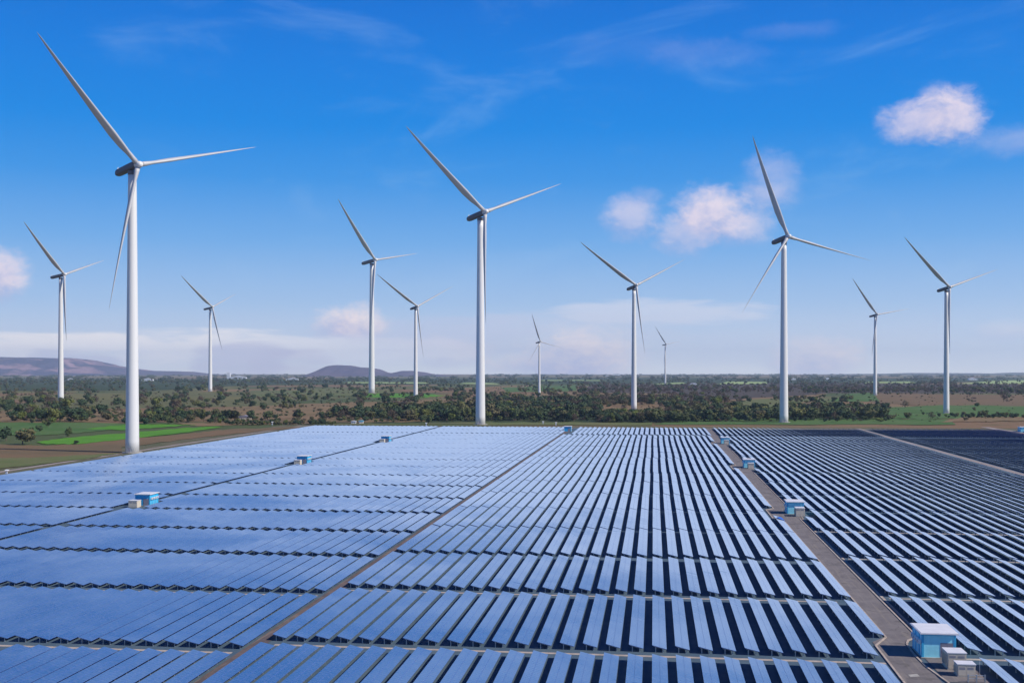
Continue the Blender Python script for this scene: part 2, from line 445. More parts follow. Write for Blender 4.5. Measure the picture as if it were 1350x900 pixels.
# narrow brown track on the left, thin service gap further left, pale path at the right
sheet('dirt_track', [(-73.4, Y0), (-70.6, Y0), (-70.6, Y1), (-73.4, Y1)], 0.12, M['track'])
sheet('turning_bay', [(-76.5, 932), (-70.0, 932), (-68.5, 962), (-76.5, 962)], 0.125, M['track'])
sheet('concrete_path', [(175.5, Y0), (179.6, Y0), (179.6, Y1 + 20), (175.5, Y1 + 20)], 0.22, M['path'])
sheet('access_track', [(292, 900), (300, 900), (300, Y1 + 60), (292, Y1 + 60)], 0.22, M['path'])

# kerbs of the main road (real steps)
def kerb(pts, name='kerb', w=0.35, h=0.14):
    k = MB()
    for (a, b_) in zip(pts[:-1], pts[1:]):
        a = Vector((*a, 0)); b_ = Vector((*b_, 0)); d = (b_ - a).normalized(); nrm = Vector((-d.y, d.x, 0)) * w / 2
        a = a - d * 0.05; b_ = b_ + d * 0.05
        lo = 0.06; hi = 0.12 + h
        P = [a - nrm, b_ - nrm, b_ + nrm, a + nrm]
        i = len(k.v)
        k.v += [(p.x, p.y, lo) for p in P] + [(p.x, p.y, hi) for p in P]
        for f in [(0, 3, 2, 1), (4, 5, 6, 7), (0, 1, 5, 4), (1, 2, 6, 5), (2, 3, 7, 6), (3, 0, 4, 7)]:
            k.f.append(tuple(i + j for j in f)); k.m.append(0)
    return tag(link(name, k.mesh(name, [M['kerb']])), None, None, None, 'structure')
kerb([(39.9, Y0), (39.9, 190), (40.1, 214), (43.3, 221), (43.3, 386)])
kerb([(47.3, Y0), (46.9, 190), (45.7, 200), (45.6, 208), (46.0, 216), (46.9, 219.0), (49.2, 221.8), (49.2, 396)])
for h in HUT_Y[1:]:
    nxt = {408.0: 580.0, 602.0: 780.0, 802.0: Y1}[h]
    kerb([(43.3, h - 22), (40.2, h - 16), (40.2, h + 12), (43.3, h + 16), (43.3, nxt)])
    kerb([(49.2, h - 12), (50.4, h - 12), (50.4, h - 2)])
    kerb([(49.2, h + 12), (49.2, nxt - 0)])
# shallow concrete drain beside the right hand verge
sheet('drain_channel', [(49.9, 222), (50.5, 222), (50.5, 396), (49.9, 396)], 0.13, M['kerb'])
sheet('drain_cover', [(41.7, 192.8), (43.3, 193.4), (43.2, 194.9), (41.6, 194.3)], 0.14, M['concrete'])
sheet('hut_apron', [(46.9, 190.5), (53.6, 190.5), (53.6, 205.8), (46.9, 205.8)], 0.13, M['asphalt'])

# ------------------------------------------------------------------ solar tables
TILT = 14.0
TW, ZLO = 2.56, 0.66
def table_meshes(length, tilt, detailed, cache={}):
    key = (round(length, 1), tilt, detailed)
    if key in cache: return cache[key]
    L = key[0]; tn = math.tan(R_(tilt)); zt = lambda x: ZLO + (TW - x) * tn
    modules = MB()
    nrow = max(1, int(round(L / 1.02))); st = L / nrow
    for i in range(nrow):
        for (xa, xb) in ((0.0, TW / 2 - 0.02), (TW / 2 + 0.02, TW)):
            modules.box(xa, xb, i * st + 0.018, (i + 1) * st - 0.018, 0.0, 0.045, 1, 0, fn=lambda x, y, z: (x, y, z + zt(x)))
    fr = MB()
    for xa in (0.25, TW / 2 - 0.09, TW - 0.43):
        fr.box(xa, xa + 0.18, 0.10, L - 0.10, -0.09, -0.004, 0, fn=lambda x, y, z: (x, y, z + zt(x)))
    npost = max(2, int(round(L / 4.0)) + 1)
    po = MB()
    for i in range(npost):
        y = 0.35 + i * (L - 0.7) / (npost - 1)
        fr.box(0.2, TW - 0.2, y - 0.05, y + 0.05, -0.19, -0.094, 0, fn=lambda x, yy, z: (x, yy, z + zt(x)))
        for x in (0.62, TW - 0.62):
            po.box(x - 0.075, x + 0.075, y - 0.075, y + 0.075, 0.0, zt(x) - 0.19)
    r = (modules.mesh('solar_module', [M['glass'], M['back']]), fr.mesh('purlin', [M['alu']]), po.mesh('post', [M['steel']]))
    cache[key] = r
    return r

rows_mid = [(146, 198.0), (204.2, 250.5), (256.5, 302.5), (307, 357), (358.5, 408.9), (410, 460.0), (461, 511.2), (512, 557.7), (558.5, 607.8),
            (608.5, 654.2), (655, 698.6), (700.5, 751.4), (753.5, 801.2), (802, 847.2), (848, 890), (896, 949), (950.5, 1008)]
lips_left = [146, 197.4, 249.2, 299.5, 345.5, 392.5, 438.5, 485, 532, 580, 628, 676, 724, 772, 820, 868, 904, 957]
rows_left = [(a, (lips_left[i + 1] if i + 1 < len(lips_left) else 1010) - g) for i, (a, g) in enumerate(zip(lips_left, [6.2, 6, 5.4, 5, 4.6, 4.2, 3.6, 2.6, 1.2, 2.0, 1, 1, 0.8, 0.8, 0.8, 4.4, 1, 1]))]
rows_right = [(150, 202.3), (209.3, 256.5), (261.3, 310.6), (314, 363), (366, 414.2), (417, 466.5), (469, 518.6), (521, 570.6), (573, 622.6),
              (625, 674.6), (677, 726.6), (729, 778.6), (781, 830.6), (833, 888), (896, 949), (950.5, 1008)]
ORD = ['zeroth', 'first', 'second', 'third', 'fourth', 'fifth', 'sixth', 'seventh', 'eighth', 'ninth', 'tenth', 'eleventh', 'twelfth', 'thirteenth', 'fourteenth',
       'fifteenth', 'sixteenth', 'seventeenth', 'eighteenth', 'nineteenth', 'twentieth', 'twenty-first', 'twenty-second', 'twenty-third', 'twenty-fourth', 'twenty-fifth',
       'twenty-sixth', 'twenty-seventh', 'twenty-eighth', 'twenty-ninth', 'thirtieth', 'thirty-first', 'thirty-second', 'thirty-third', 'thirty-fourth', 'thirty-fifth', 'thirty-sixth', 'thirty-seventh', 'thirty-eighth', 'thirty-ninth', 'fortieth']
LEFT_HUT = [(-192.0, 404.0), (-192.0, 598.0), (-192.0, 790.0)]
tables = []      # (x, y0, y1, tilt, block, column, row)
rj = random.Random(3)
for r, (a, b_) in enumerate(rows_mid):
    dx = 0 if r < 4 else rj.choice((-0.12, -0.05, 0.08, 0.15)) if r < 15 else 1.7
    for k in range(-17, 11):
        x = -0.3 + k * (4.06 if k >= 0 else 4.12) + dx
        ya, yb = a, b_
        if k == -17: x = max(x, -70.3)
        segs = [(ya, yb)]
        if k == 10:
            if r == 0: continue
            if r == 1: segs = [(220.3, yb)]
            for h in HUT_Y[1:]:
                ns = []
                for (p, q) in segs:
                    if q < h - 13 or p > h + 17: ns.append((p, q)); continue
                    if q > h + 17: ns.append((h + 17, q))
                    if p < h - 13: ns.append((p, h - 13))
                segs = ns
        if k == -17:
            segs = [(p, q) for (p, q) in segs if not (p < 962 and q > 935)]
        for (p, q) in segs:
            if q - p > 2: tables.append((x, p, q, TILT, 'mid', k + 18, r))
for r, (a, b_) in enumerate(rows_left):
    for k in range(28):
        x = -76.06 - 4.12 * k
        segs = [(a, b_)]
        if k == 27:
            for hx, h in LEFT_HUT:
                ns = []
                for (p, q) in segs:
                    if q < h - 15 or p > h + 9.5: ns.append((p, q)); continue
                    if q > h + 9.5: ns.append((h + 9.5, q))
                    if p < h - 15: ns.append((p, h - 15))
                segs = ns
        for (p, q) in segs:
            if q - p > 2: tables.append((x, p, q, TILT, 'left', k + 1, r))
    for k in range(28):
        x = -195.0 - 4.12 * k
        segs = [(a, b_)]
        if k == 0:
            for hx, h in LEFT_HUT:
                ns = []
                for (p, q) in segs:
                    if q < h - 15 or p > h + 2: ns.append((p, q)); continue
                    if q > h + 2: ns.append((h + 2, q))
                    if p < h - 15: ns.append((p, h - 15))
                segs = ns
        for (p, q) in segs:
            if q - p > 2: tables.append((x, p, q, TILT, 'far left', k + 1, r))
for r, (a, b_) in enumerate(rows_right):
    tl = TILT if r < 14 else 21.0
    dx = 0 if r < 2 else rj.choice((-0.4, -0.15, 0.2, 0.45))
    for k in range(30):
        x = 50.8 + 4.15 * k + dx
        segs = [(a, b_)]
        if k == 0:
            if r == 0: continue
            if r == 1: segs = [(219, b_)]
            for h in HUT_Y[1:]:
                ns = []
                for (p, q) in segs:
                    if q < h - 14 or p > h + 12: ns.append((p, q)); continue
                    if q > h + 12: ns.append((h + 12, q))
                    if p < h - 14: ns.append((p, h - 14))
                segs = ns
        for (p, q) in segs:
            if q - p > 2: tables.append((x, p, q, tl, 'right', k + 1, r))
    for k in range(36):
        x = 183.0 + 4.15 * k + dx
        if 289 < x + 1 < 303 and b_ > 890: continue
        tables.append((x, a, b_, tl, 'far right', k + 1, r))

def shown_area(t):
    x, a, b_, tl = t[:4]
    tot = 0.0
    n_ = 6
    for i in range(n_):
        ya = a + (b_ - a) * i / n_; yb = a + (b_ - a) * (i + 1) / n_
        P = [project(x, ya, 1.3), project(x + TW, ya, ZLO), project(x + TW, yb, ZLO), project(x, yb, 1.3)]
        if any(p is None for p in P): continue
        cx = sum(p[0] for p in P) / 4; cy = sum(p[1] for p in P) / 4
        if not (-10 < cx < 1360 and cy < 912): continue
        ar = 0
        for j in range(4):
            ar += P[j][0] * P[(j + 1) % 4][1] - P[(j + 1) % 4][0] * P[j][1]
        tot += abs(ar) / 2
    return tot
vis = [(shown_area(t), t) for t in tables]
vis = [v for v in vis if v[0] > 0]
vis.sort(key=lambda v: -v[0])
near, far = [v[1] for v in vis[:300]], [v[1] for v in vis[300:]]
print('tables', len(tables), 'in view', len(vis))
where = {'mid': 'right of the dirt track', 'left': 'left of the dirt track', 'right': 'right of the asphalt road',
         'far left': 'left of the thin hut gap', 'far right': 'right of the pale concrete path'}
rowname = lambda r: 'bottom row' if r == 0 else ORD[r + 1] + ' row from bottom'
jt = random.Random(17)
for (x, a, b_, tl, blk, k, r) in near:
    me = table_meshes(b_ - a, tl, True)
    t = link('solar_table', None, None, (x, a, 0.05), (0, R_(jt.gauss(0, 0.55)), 0))
    short = (b_ - a) < 41 and r > 0
    tag(t, '%ssolar table %s %s, %s' % ('short ' if short else 'blue ', ORD[k], where[blk], rowname(r)), 'solar table', 'rows of solar tables')
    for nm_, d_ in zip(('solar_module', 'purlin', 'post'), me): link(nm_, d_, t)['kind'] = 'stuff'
# the farther tables, too many to keep apart: one object
import numpy as np
V, Fc, MI = [], [], []
def addbox(P, top=0, mi=1):
    k = len(V); V.extend(P)
    for i, f in enumerate([(0, 3, 2, 1), (4, 5, 6, 7), (0, 1, 5, 4), (1, 2, 6, 5), (2, 3, 7, 6), (3, 0, 4, 7)]):
        Fc.append(tuple(k + j for j in f)); MI.append(top if i == 1 else mi)
jz = random.Random(5)
for (x, a, b_, tl, blk, k, r) in far:
    tn = math.tan(R_(tl + jz.gauss(0, 0.45))); zl = ZLO + 0.05 + jz.uniform(-0.05, 0.05); zh = zl + TW * tn
    L = b_ - a; nseg = 4 if a < 420 else 2
    for s_ in range(nseg):
        ya = a + L * s_ / nseg + 0.03; yb = a + L * (s_ + 1) / nseg - 0.03
        e = jz.uniform(-0.02, 0.02)
        for (xa, xb) in ((0, TW / 2 - 0.02), (TW / 2 + 0.02, TW)) if a < 420 else ((0, TW),):
            za, zb = zh - xa * tn + e, zh - xb * tn + e
            addbox([(x + xa, ya, za - .05), (x + xb, ya, zb - .05), (x + xb, yb, zb - .05), (x + xa, yb, za - .05), (x + xa, ya, za), (x + xb, ya, zb), (x + xb, yb, zb), (x + xa, yb, za)])
    for y in (a + 0.35, a + L * .5, b_ - 0.35) if a < 650 else (a + 0.4,):
        for xx in (0.62, TW - 0.62):
            zz = zh - xx * tn - 0.055
            addbox([(x + xx - .08, y - .08, 0.05), (x + xx + .08, y - .08, 0.05), (x + xx + .08, y + .08, 0.05), (x + xx - .08, y + .08, 0.05),
                    (x + xx - .08, y - .08, zz), (x + xx + .08, y - .08, zz), (x + xx + .08, y + .08, zz), (x + xx - .08, y + .08, zz)], 2, 2)
me = bpy.data.meshes.new('far_solar_tables'); me.from_pydata(V, [], Fc)
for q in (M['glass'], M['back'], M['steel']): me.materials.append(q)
me.polygons.foreach_set('material_index', MI); me.update()
tag(link('far_solar_tables', me), 'blue solar tables in long rows filling the far part of the farm', 'solar tables', None, 'stuff')
# pale concrete drains in the cross gaps between the nearest rows
for rows, xa, xb in ((rows_mid, -69, 39.5), (rows_left, -189, -74.5), (rows_right, 51.5, 174)):
    for i in range(0, 2 if rows is rows_mid else 4):
        y = (rows[i][1] + rows[i + 1][0]) / 2 + 0.4
        sheet('drain_channel', [(xa, y - 0.55), (xb, y - 0.55), (xb, y + 0.55), (xa, y + 0.55)], 0.07, M['kerb'])

# ------------------------------------------------------------------ service huts and their cabinets
def hut_meshes():
    w, d, h = 5.6, 7.2, 3.95
    a = {}
    q = MB(); q.box(0, w, 0, d, 0.15, h); a['wall'] = (q, 'blue_wall')
    q = MB(); q.box(-0.45, w + 0.45, -0.5, d + 0.4, h + 0.26, h + 0.46); q.box(-0.30, w + 0.30, -0.35, d + 0.25, h + 0.46, h + 0.53); a['roof'] = (q, 'roof')
    q = MB(); q.box(-0.06, w + 0.06, -0.06, d + 0.06, h - 0.02, h + 0.258); a['eaves_band'] = (q, 'blue_trim')
    q = MB(); q.box(-0.25, w + 0.25, -0.25, d + 0.25, 0, 0.148); a['plinth'] = (q, 'concrete')
    return w, d, h, a
HW, HD, HH, hm = hut_meshes()
def build_hut(loc, mirror, label, detailed=True):
    wm = 'blue_wall2' if mirror else 'blue_wall'
    root = link('service_hut', None, None, loc)
    tag(root, label, 'hut', 'blue service huts in the solar farm')
    for nm, (q, mt) in hm.items():
        part(nm, q.mesh(nm, [M[wm if mt == 'blue_wall' else mt]]), root)
    sx = (HW + 0.0) if mirror else 0.0           # side that carries the air conditioners
    sg = 1 if mirror else -1
    # pilasters: corners and side
    def pil(x0, x1, y0, y1):
        q = MB(); q.box(x0, x1, y0, y1, 0.15, HH - 0.022); part('pilaster', q.mesh('pilaster', [M['blue_trim']]), root)
    for xx in (-0.08, HW - 0.27):
        pil(xx, xx + 0.35, -0.08, 0.27); pil(xx, xx + 0.35, HD - 0.27, HD + 0.08)
    for yy in (1.9, 4.6):
        xx = -0.08 if not mirror else HW - 0.27
        pil(xx, xx + 0.35, yy, yy + 0.35)
    q = MB(); q.box(3.2, 5.0, -0.05, 0.25, 0.16, 2.55); dr = part('door', q.mesh('door', [M['door']]), root)
    q = MB(); q.box(3.4, 3.46, -0.11, -0.052, 1.15, 1.45); part('handle', q.mesh('handle', [M['steel']]), dr)
    q = MB(); q.box(3.05, 3.19, -0.04, 0.2, 0.16, 2.7); q.box(5.01, 5.15, -0.04, 0.2, 0.16, 2.7); q.box(3.19, 5.01, -0.04, 0.2, 2.56, 2.7)
    part('door_frame', q.mesh('door_frame', [M['door']]), root)
    for i in range(4):
        y = 0.55 + i * 1.55 + (0.2 if i > 0 else 0)
        q = MB(); x0, x1 = (sx + sg * 0.09, sx + sg * 0.55)
        q.box(min(x0, x1), max(x0, x1), y, y + 0.95, 2.35, 3.05)
        ac = part('air_conditioner', q.mesh('air_conditioner', [M['white']]), root)
        q = MB(); q.tube((x1 + sg * 0.002, y + 0.38, 2.70), (x1 + sg * 0.03, y + 0.38, 2.70), 0.27, seg=14)
        part('fan_grille', q.mesh('fan_grille', [M['door']]), ac)
        for yb_ in (0.1, 0.8):
            q = MB(); q.box(min(sx, x1), max(sx, x1), y + yb_, y + yb_ + 0.06, 2.27, 2.345); part('bracket', q.mesh('bracket', [M['steel']]), ac)
        q = MB(); q.tube((sx + sg * 0.05, y + 0.5, 0.3), (sx + sg * 0.05, y + 0.5, 2.3), 0.035, seg=6)
        part('pipe', q.mesh('pipe', [M['white']]), ac)
    return root
HL = ['blue service hut with cream roof in the lower right corner, nearest of the huts',
      'blue hut beside a cream cabinet, second along the asphalt road',
      'small teal-blue hut, third along the asphalt road',
      'tiny teal-blue hut, farthest along the asphalt road']
for i, y in enumerate(HUT_Y):
    build_hut((46.5, y, 0.12), False, HL[i])
LL = ['blue hut with white roof at left, nearest in the thin gap between the fields',
      'blue hut with white roof, second in the thin gap between the left fields',
      'small blue hut farthest back in the thin gap between the left fields']
for i, (x, y) in enumerate(LEFT_HUT):
    build_hut((x, y, 0.06), True, LL[i])
build_hut((-74.2, 948, 0.13), True, 'tiny pale blue hut at the far end of the narrow dirt track')
build_hut((300.5, 984, 0.1), False, 'bright blue hut at the right edge of the photo beyond dark panels')

def cabinet(loc, w, d, h, label, name='transformer_cabinet', fins=True):
    root = link(name, None, None, loc)
    tag(root, label, 'cabinet', 'cream electrical cabinets beside the huts')
    q = MB(); q.box(0, w, 0, d, 0.12, h); part('body', q.mesh('body', [M['cream']]), root)
    q = MB(); q.box(-0.1, w + 0.1, -0.1, d + 0.1, h + 0.002, h + 0.14); part('lid', q.mesh('lid', [M['roof']]), root)
    q = MB(); q.box(-0.08, w + 0.08, -0.08, d + 0.08, 0, 0.118); part('base', q.mesh('base', [M['concrete']]), root)
    n_ = 2
    for i in range(n_):
        q = MB(); x0 = 0.1 + i * (w - 0.2) / n_; x1 = x0 + (w - 0.2) / n_ - 0.05
        q.box(x0, x1, -0.035, 0.1, 0.22, h - 0.15); dd = part('door', q.mesh('door', [M['cream']]), root)
        for j in range(5):
            q = MB(); q.box(x0 + 0.15, x1 - 0.15, -0.055, -0.037, h - 0.75 + j * 0.08, h - 0.71 + j * 0.08)
            part('louvre', q.mesh('louvre', [M['door']]), dd)
    if fins:
        for j in range(6):
            q = MB(); y = 0.25 + j * (d - 0.5) / 5
            q.box(-0.16, 0.05, y - 0.03, y + 0.03, 0.5, h - 0.5); part('cooling_fin', q.mesh('cooling_fin', [M['cream']]), root)
    return root
cabinet((48.9, 198.3, 0.13), 3.0, 3.6, 2.75, 'tall cream cabinet in front of the nearest blue hut door')
cabinet((49.4, 194.0, 0.13), 2.8, 2.3, 1.95, 'low cream cabinet in the lower right corner, nearest to the viewer')
cabinet((48.6, HUT_Y[1] - 6.8, 0.12), 3.0, 4.0, 2.9, 'cream cabinet in front of the second hut along the asphalt road')
cabinet((48.2, HUT_Y[2] - 5.4, 0.12), 3.0, 3.2, 2.8, 'cream cabinet in front of the third hut along the asphalt road')
cabinet((48.2, HUT_Y[3] - 5.4, 0.12), 3.0, 3.2, 2.8, 'cream cabinet in front of the farthest hut along the asphalt road')
for i, (x, y) in enumerate(LEFT_HUT):
    cabinet((x + 0.2, y - 6.2, 0.1), 3.4, 3.2, 2.5, 'grey cream cabinet left of the %s white roofed hut in the thin gap' % ['nearest', 'second', 'farthest'][i])
# pipe rail and posts by the lower cabinet
rl = link('pipe_rail', None, None, (50.2, 190.8, 0.13)); tag(rl, 'pale steel pipe rail by the low cabinet at the bottom right corner', 'rail')
for i in range(3):
    q = MB(); q.box(i * 1.3 - 0.09, i * 1.3 + 0.09, -0.09, 0.09, 0, 1.25); part('post', q.mesh('post', [M['steel']]), rl)
for z in (0.6, 1.1):
    q = MB(); q.tube((0.09, 0, z), (1.21, 0, z), 0.05); part('rail', q.mesh('rail', [M['steel']]), rl)
    q = MB(); q.tube((1.39, 0, z), (2.51, 0, z), 0.05); part('rail', q.mesh('rail', [M['steel']]), rl)
fl = link('mesh_gate', None, None, (53.0, 194.5, 0.13), (0, 0, R_(75))); tag(fl, 'grey steel gate frame right of the low cream cabinet', 'gate')
for x in (0, 2.4):
    q = MB(); q.box(x - .05, x + .05, -.05, .05, 0, 2.0); part('post', q.mesh('post', [M['steel']]), fl)
for z in (0.2, 0.8, 1.4, 1.9):
    q = MB(); q.tube((0.05, 0, z), (2.35, 0, z), 0.03); part('rail', q.mesh('rail', [M['steel']]), fl)
# blue tarpaulin thrown over the corner of a table
q = MB(); tp = []
for i in range(9):
    for j in range(9):
        u, v = i / 8, j / 8
        wv_ = 0.06 * math.sin(u * 9 + v * 5)
        x = 0.25 + 2.6 * u; y = 1.2 + 3.6 * v * (1 - 0.75 * u * 0.6)
        z = ZLO + 0.05 + (TW - min(x, TW)) * math.tan(R_(TILT)) + 0.10 + wv_ + 0.75 * math.exp(-((u - .35) ** 2 + (v - .4) ** 2) * 9)
        if x > TW: z -= (x - TW) * 1.4
        tp.append((x, y, z))
q.v = tp
for i in range(8):
    for j in range(8):
        a = i * 9 + j; q.f.append((a, a + 9, a + 10, a + 1)); q.m.append(0)
tme = q.mesh('blue_tarpaulin', [M['tarp']], True)
to = link('blue_tarpaulin', tme, None, (40.5, 384.0, 0.0))
sm = to.modifiers.new('thick', 'SOLIDIFY'); sm.thickness = 0.03
tag(to, 'blue tarpaulin heaped on a solar table by the second road hut', 'tarpaulin')

# ------------------------------------------------------------------ wind turbines
def circle(r, z, n_=32): return [(r * math.cos(2 * math.pi * j / n_), r * math.sin(2 * math.pi * j / n_), z) for j in range(n_)]
def tower_mesh():
    q = MB(); rs = []
    for i in range(25):
        t = i / 24; r = 0.0232 + (0.0142 - 0.0232) * t
        rs.append(circle(r, 0.972 * t))
    q.rings(rs); return q.mesh('tower', [M['tower']], True)
def flange_mesh(t):
    q = MB(); r = (0.0232 + (0.0142 - 0.0232) * t) * 1.006
    q.rings([circle(r, 0.972 * t - 0.0008), circle(r, 0.972 * t + 0.0008)]); return q.mesh('flange', [M['tower']])
def nacelle_mesh():      # axis along -Y (front), rear +Y
    q = MB(); rs = []
    prof = [(-0.026, 0.0095), (-0.024, 0.0115), (-0.010, 0.0128), (0.02, 0.0130), (0.075, 0.0125), (0.088, 0.0112), (0.094, 0.0085), (0.096, 0.003)]
    for (y, r) in prof:
        ring = []
        for j in range(28):
            a = 2 * math.pi * j / 28
            ca, sa = math.cos(a), math.sin(a)
            e = 0.62
            ring.append((r * math.copysign(abs(ca) ** e, ca), y, r * math.copysign(abs(sa) ** e, sa)))
        rs.append(ring)
    q.rings(rs); return q.mesh('nacelle', [M['nacelle']], True)
def hub_mesh():
    q = MB(); rs = []
    for (y, r) in [(-0.020, 0.0005), (-0.0195, 0.005), (-0.017, 0.0085), (-0.012, 0.0112), (-0.004, 0.0125), (0.008, 0.0122), (0.0115, 0.010)]:
        rs.append([(r * math.cos(2 * math.pi * j / 24), y, r * math.sin(2 * math.pi * j / 24)) for j in range(24)])
    q.rings(rs); return q.mesh('hub', [M['tower']], True)
PITCH = 68
def blade_mesh():
    """along +Z from 0 to 1 (rotor radius), chord in X, rotor looks to -Y"""
    q = MB(); rs = []; n_ = 20
    for i in range(31):
        t = i / 30
        z = 0.018 + t * 0.982
        root = max(0.0, 1 - max(0.0, z - 0.03) / 0.12); root = root * root * (3 - 2 * root)
        if t < 0.22: ch = 0.036 + (0.060 - 0.036) * (math.sin(min(1, t / 0.2) * math.pi / 2) ** 2)
        else: ch = 0.060 * (1 - (t - 0.22) / 0.78) ** 0.85 + 0.005
        if t > 0.97: ch *= (1 - (t - 0.97) / 0.034)
        th = ch * (0.44 - 0.20 * t)
        tw = -R_(PITCH + 9 * (1 - t) ** 2)
        ring = []
        for j in range(n_):
            a = 2 * math.pi * j / n_
            cx, cy = 0.017 * math.cos(a), 0.017 * math.sin(a)
            u = (math.cos(a) + 1) / 2                       # 1 at leading edge
            hh = math.sin(a) * th * 0.5 * (u ** 0.45) * 1.25
            ax, ay = ch * (u - 0.68), hh
            x = cx * root + ax * (1 - root); y = cy * root + ay * (1 - root)
            xr = x * math.cos(tw) - y * math.sin(tw); yr = x * math.sin(tw) + y * math.cos(tw)
            ring.append((xr, yr - 0.030 * t * t, z))
        rs.append(ring)
    q.rings(rs); return q.mesh('blade', [M['blade']], True)
ME = dict(tower=tower_mesh(), nacelle=nacelle_mesh(), hub=hub_mesh(), blade=blade_mesh())
FL = [flange_mesh(t) for t in (0.33, 0.66)]
q = MB(); q.tube((0, 0.084, 0.0115), (0, 0.084, 0.022), 0.0012, 0.0006, 6); q.box(-0.0045, 0.0045, 0.082, 0.0828, 0.0118, 0.0165)
ME['mast'] = q.mesh('wind_mast', [M['tower']])
q = MB(); q.rings([circle(0.034, 0.0, 28), circle(0.034, 0.003, 28)]); ME['foot'] = q.mesh('foundation', [M['concrete']])
q = MB(); q.box(-0.003, 0.003, -0.0237, -0.0205, 0.0045, 0.019); ME['door'] = q.mesh('door', [M['door']])
q = MB(); q.rings([[(0.0155 * math.cos(2*math.pi*j/24), 0.0155 * math.sin(2*math.pi*j/24), z) for j in range(24)] for z in (0.968, 0.982)]); ME['yaw'] = q.mesh('yaw_ring', [M['nacelle']])
TURB = [
 (-319, 667, 176.6, 93.4, 52.1, 1.8, -45.3, 'largest white wind turbine, at left above the edge of the panels'),
 (-162, 1059, 198.4, 110.4, 41.8, 10.3, -50.4, 'tall white wind turbine just left of the middle, base at the panel edge'),
 (-659, 2617, 310.7, 172.9, 58.4, 10.7, -40.1, 'white wind turbine rising in front of the round hill'),
 (-421, 1990, 164.9, 96.8, 41.4, 15.2, -55.4, 'small wind turbine between the round hill and the tall middle turbine'),
 (-26, 1508, 162.0, 96.1, 29.2, 17.5, -54.7, 'mid-sized wind turbine right of the middle on a brown field'),
 (127, 1144, 181.3, 104.8, 26.9, 9.2, -18.8, 'tall wind turbine at right with one blade nearly upright'),
 (-227, 2262, 109.5, 59.7, 39.6, 8.2, -17.4, 'small distant turbine standing before a pinkish cloud near the middle'),
 (44, 4451, 155.9, 86.9, 40.4, 8.6, -38.7, 'smallest and most distant wind turbine, right of the middle'),
 (467, 2496, 170.5, 97.8, 28.4, 10.1, -38.7, 'small wind turbine behind a brown field between two taller right ones'),
 (348, 1418, 150.0, 85.4, 25.0, 11.7, -46.7, 'rightmost wind turbine, standing on a green field'),
 (-1021, 1862, 217.1, 120.9, 73.8, 10.4, -47.2, 'leftmost wind turbine, in front of the flat topped hill'),
 (-1116, 2768, 211.7, 121.1, 67.3, 20.7, -50.3, 'small wind turbine at left between the low hills'),
]
for (bx, by, hz, rr, yaw, tilt, ph, lab) in TURB:
    root = link('wind_turbine', None, None, (bx, by, 0.15))
    tag(root, lab, 'wind turbine', 'white wind turbines around the solar farm')
    # rotor looks towards the camera side, turned to the right by yaw
    nv = -FW * math.cos(R_(yaw)) + RT * math.sin(R_(yaw))
    rz = math.atan2(nv.x, -nv.y)
    link('tower', ME['tower'], root, scale=(hz,) * 3, rot=(0, 0, rz))
    for f in FL: link('flange', f, root, scale=(hz,) * 3)
    link('foundation', ME['foot'], root, scale=(hz,) * 3)
    link('door', ME['door'], root, scale=(hz,) * 3)
    link('yaw_ring', ME['yaw'], root, scale=(hz,) * 3, rot=(0, 0, rz))
    tl = R_(10)
    Bn = Matrix.Rotation(rz, 4, 'Z') @ Matrix.Rotation(-tl, 4, 'X')
    Br = Matrix.Rotation(rz, 4, 'Z') @ Matrix.Rotation(-R_(tilt), 4, 'X')
    na = link('nacelle', ME['nacelle'], root)
    na.matrix_local = Matrix.Translation((0, 0, hz - 0.15)) @ Bn @ Matrix.Scale(hz, 4)
    link('wind_mast', ME['mast'], na)
    hubp = Vector((0, 0, hz - 0.15)) + (Br @ Vector((0, -1, 0))) * (hz * 0.035)
    hb = link('hub', ME['hub'], root)
    hb.matrix_local = Matrix.Translation(hubp) @ Br @ Matrix.Scale(hz, 4)
    for k in range(3):
        a = R_(ph + 120 * k)
        bl = link('blade', ME['blade'], root)
        bl.matrix_local = Matrix.Translation(hubp) @ Br @ Matrix.Rotation(a, 4, 'Y') @ Matrix.Scale(rr, 4)

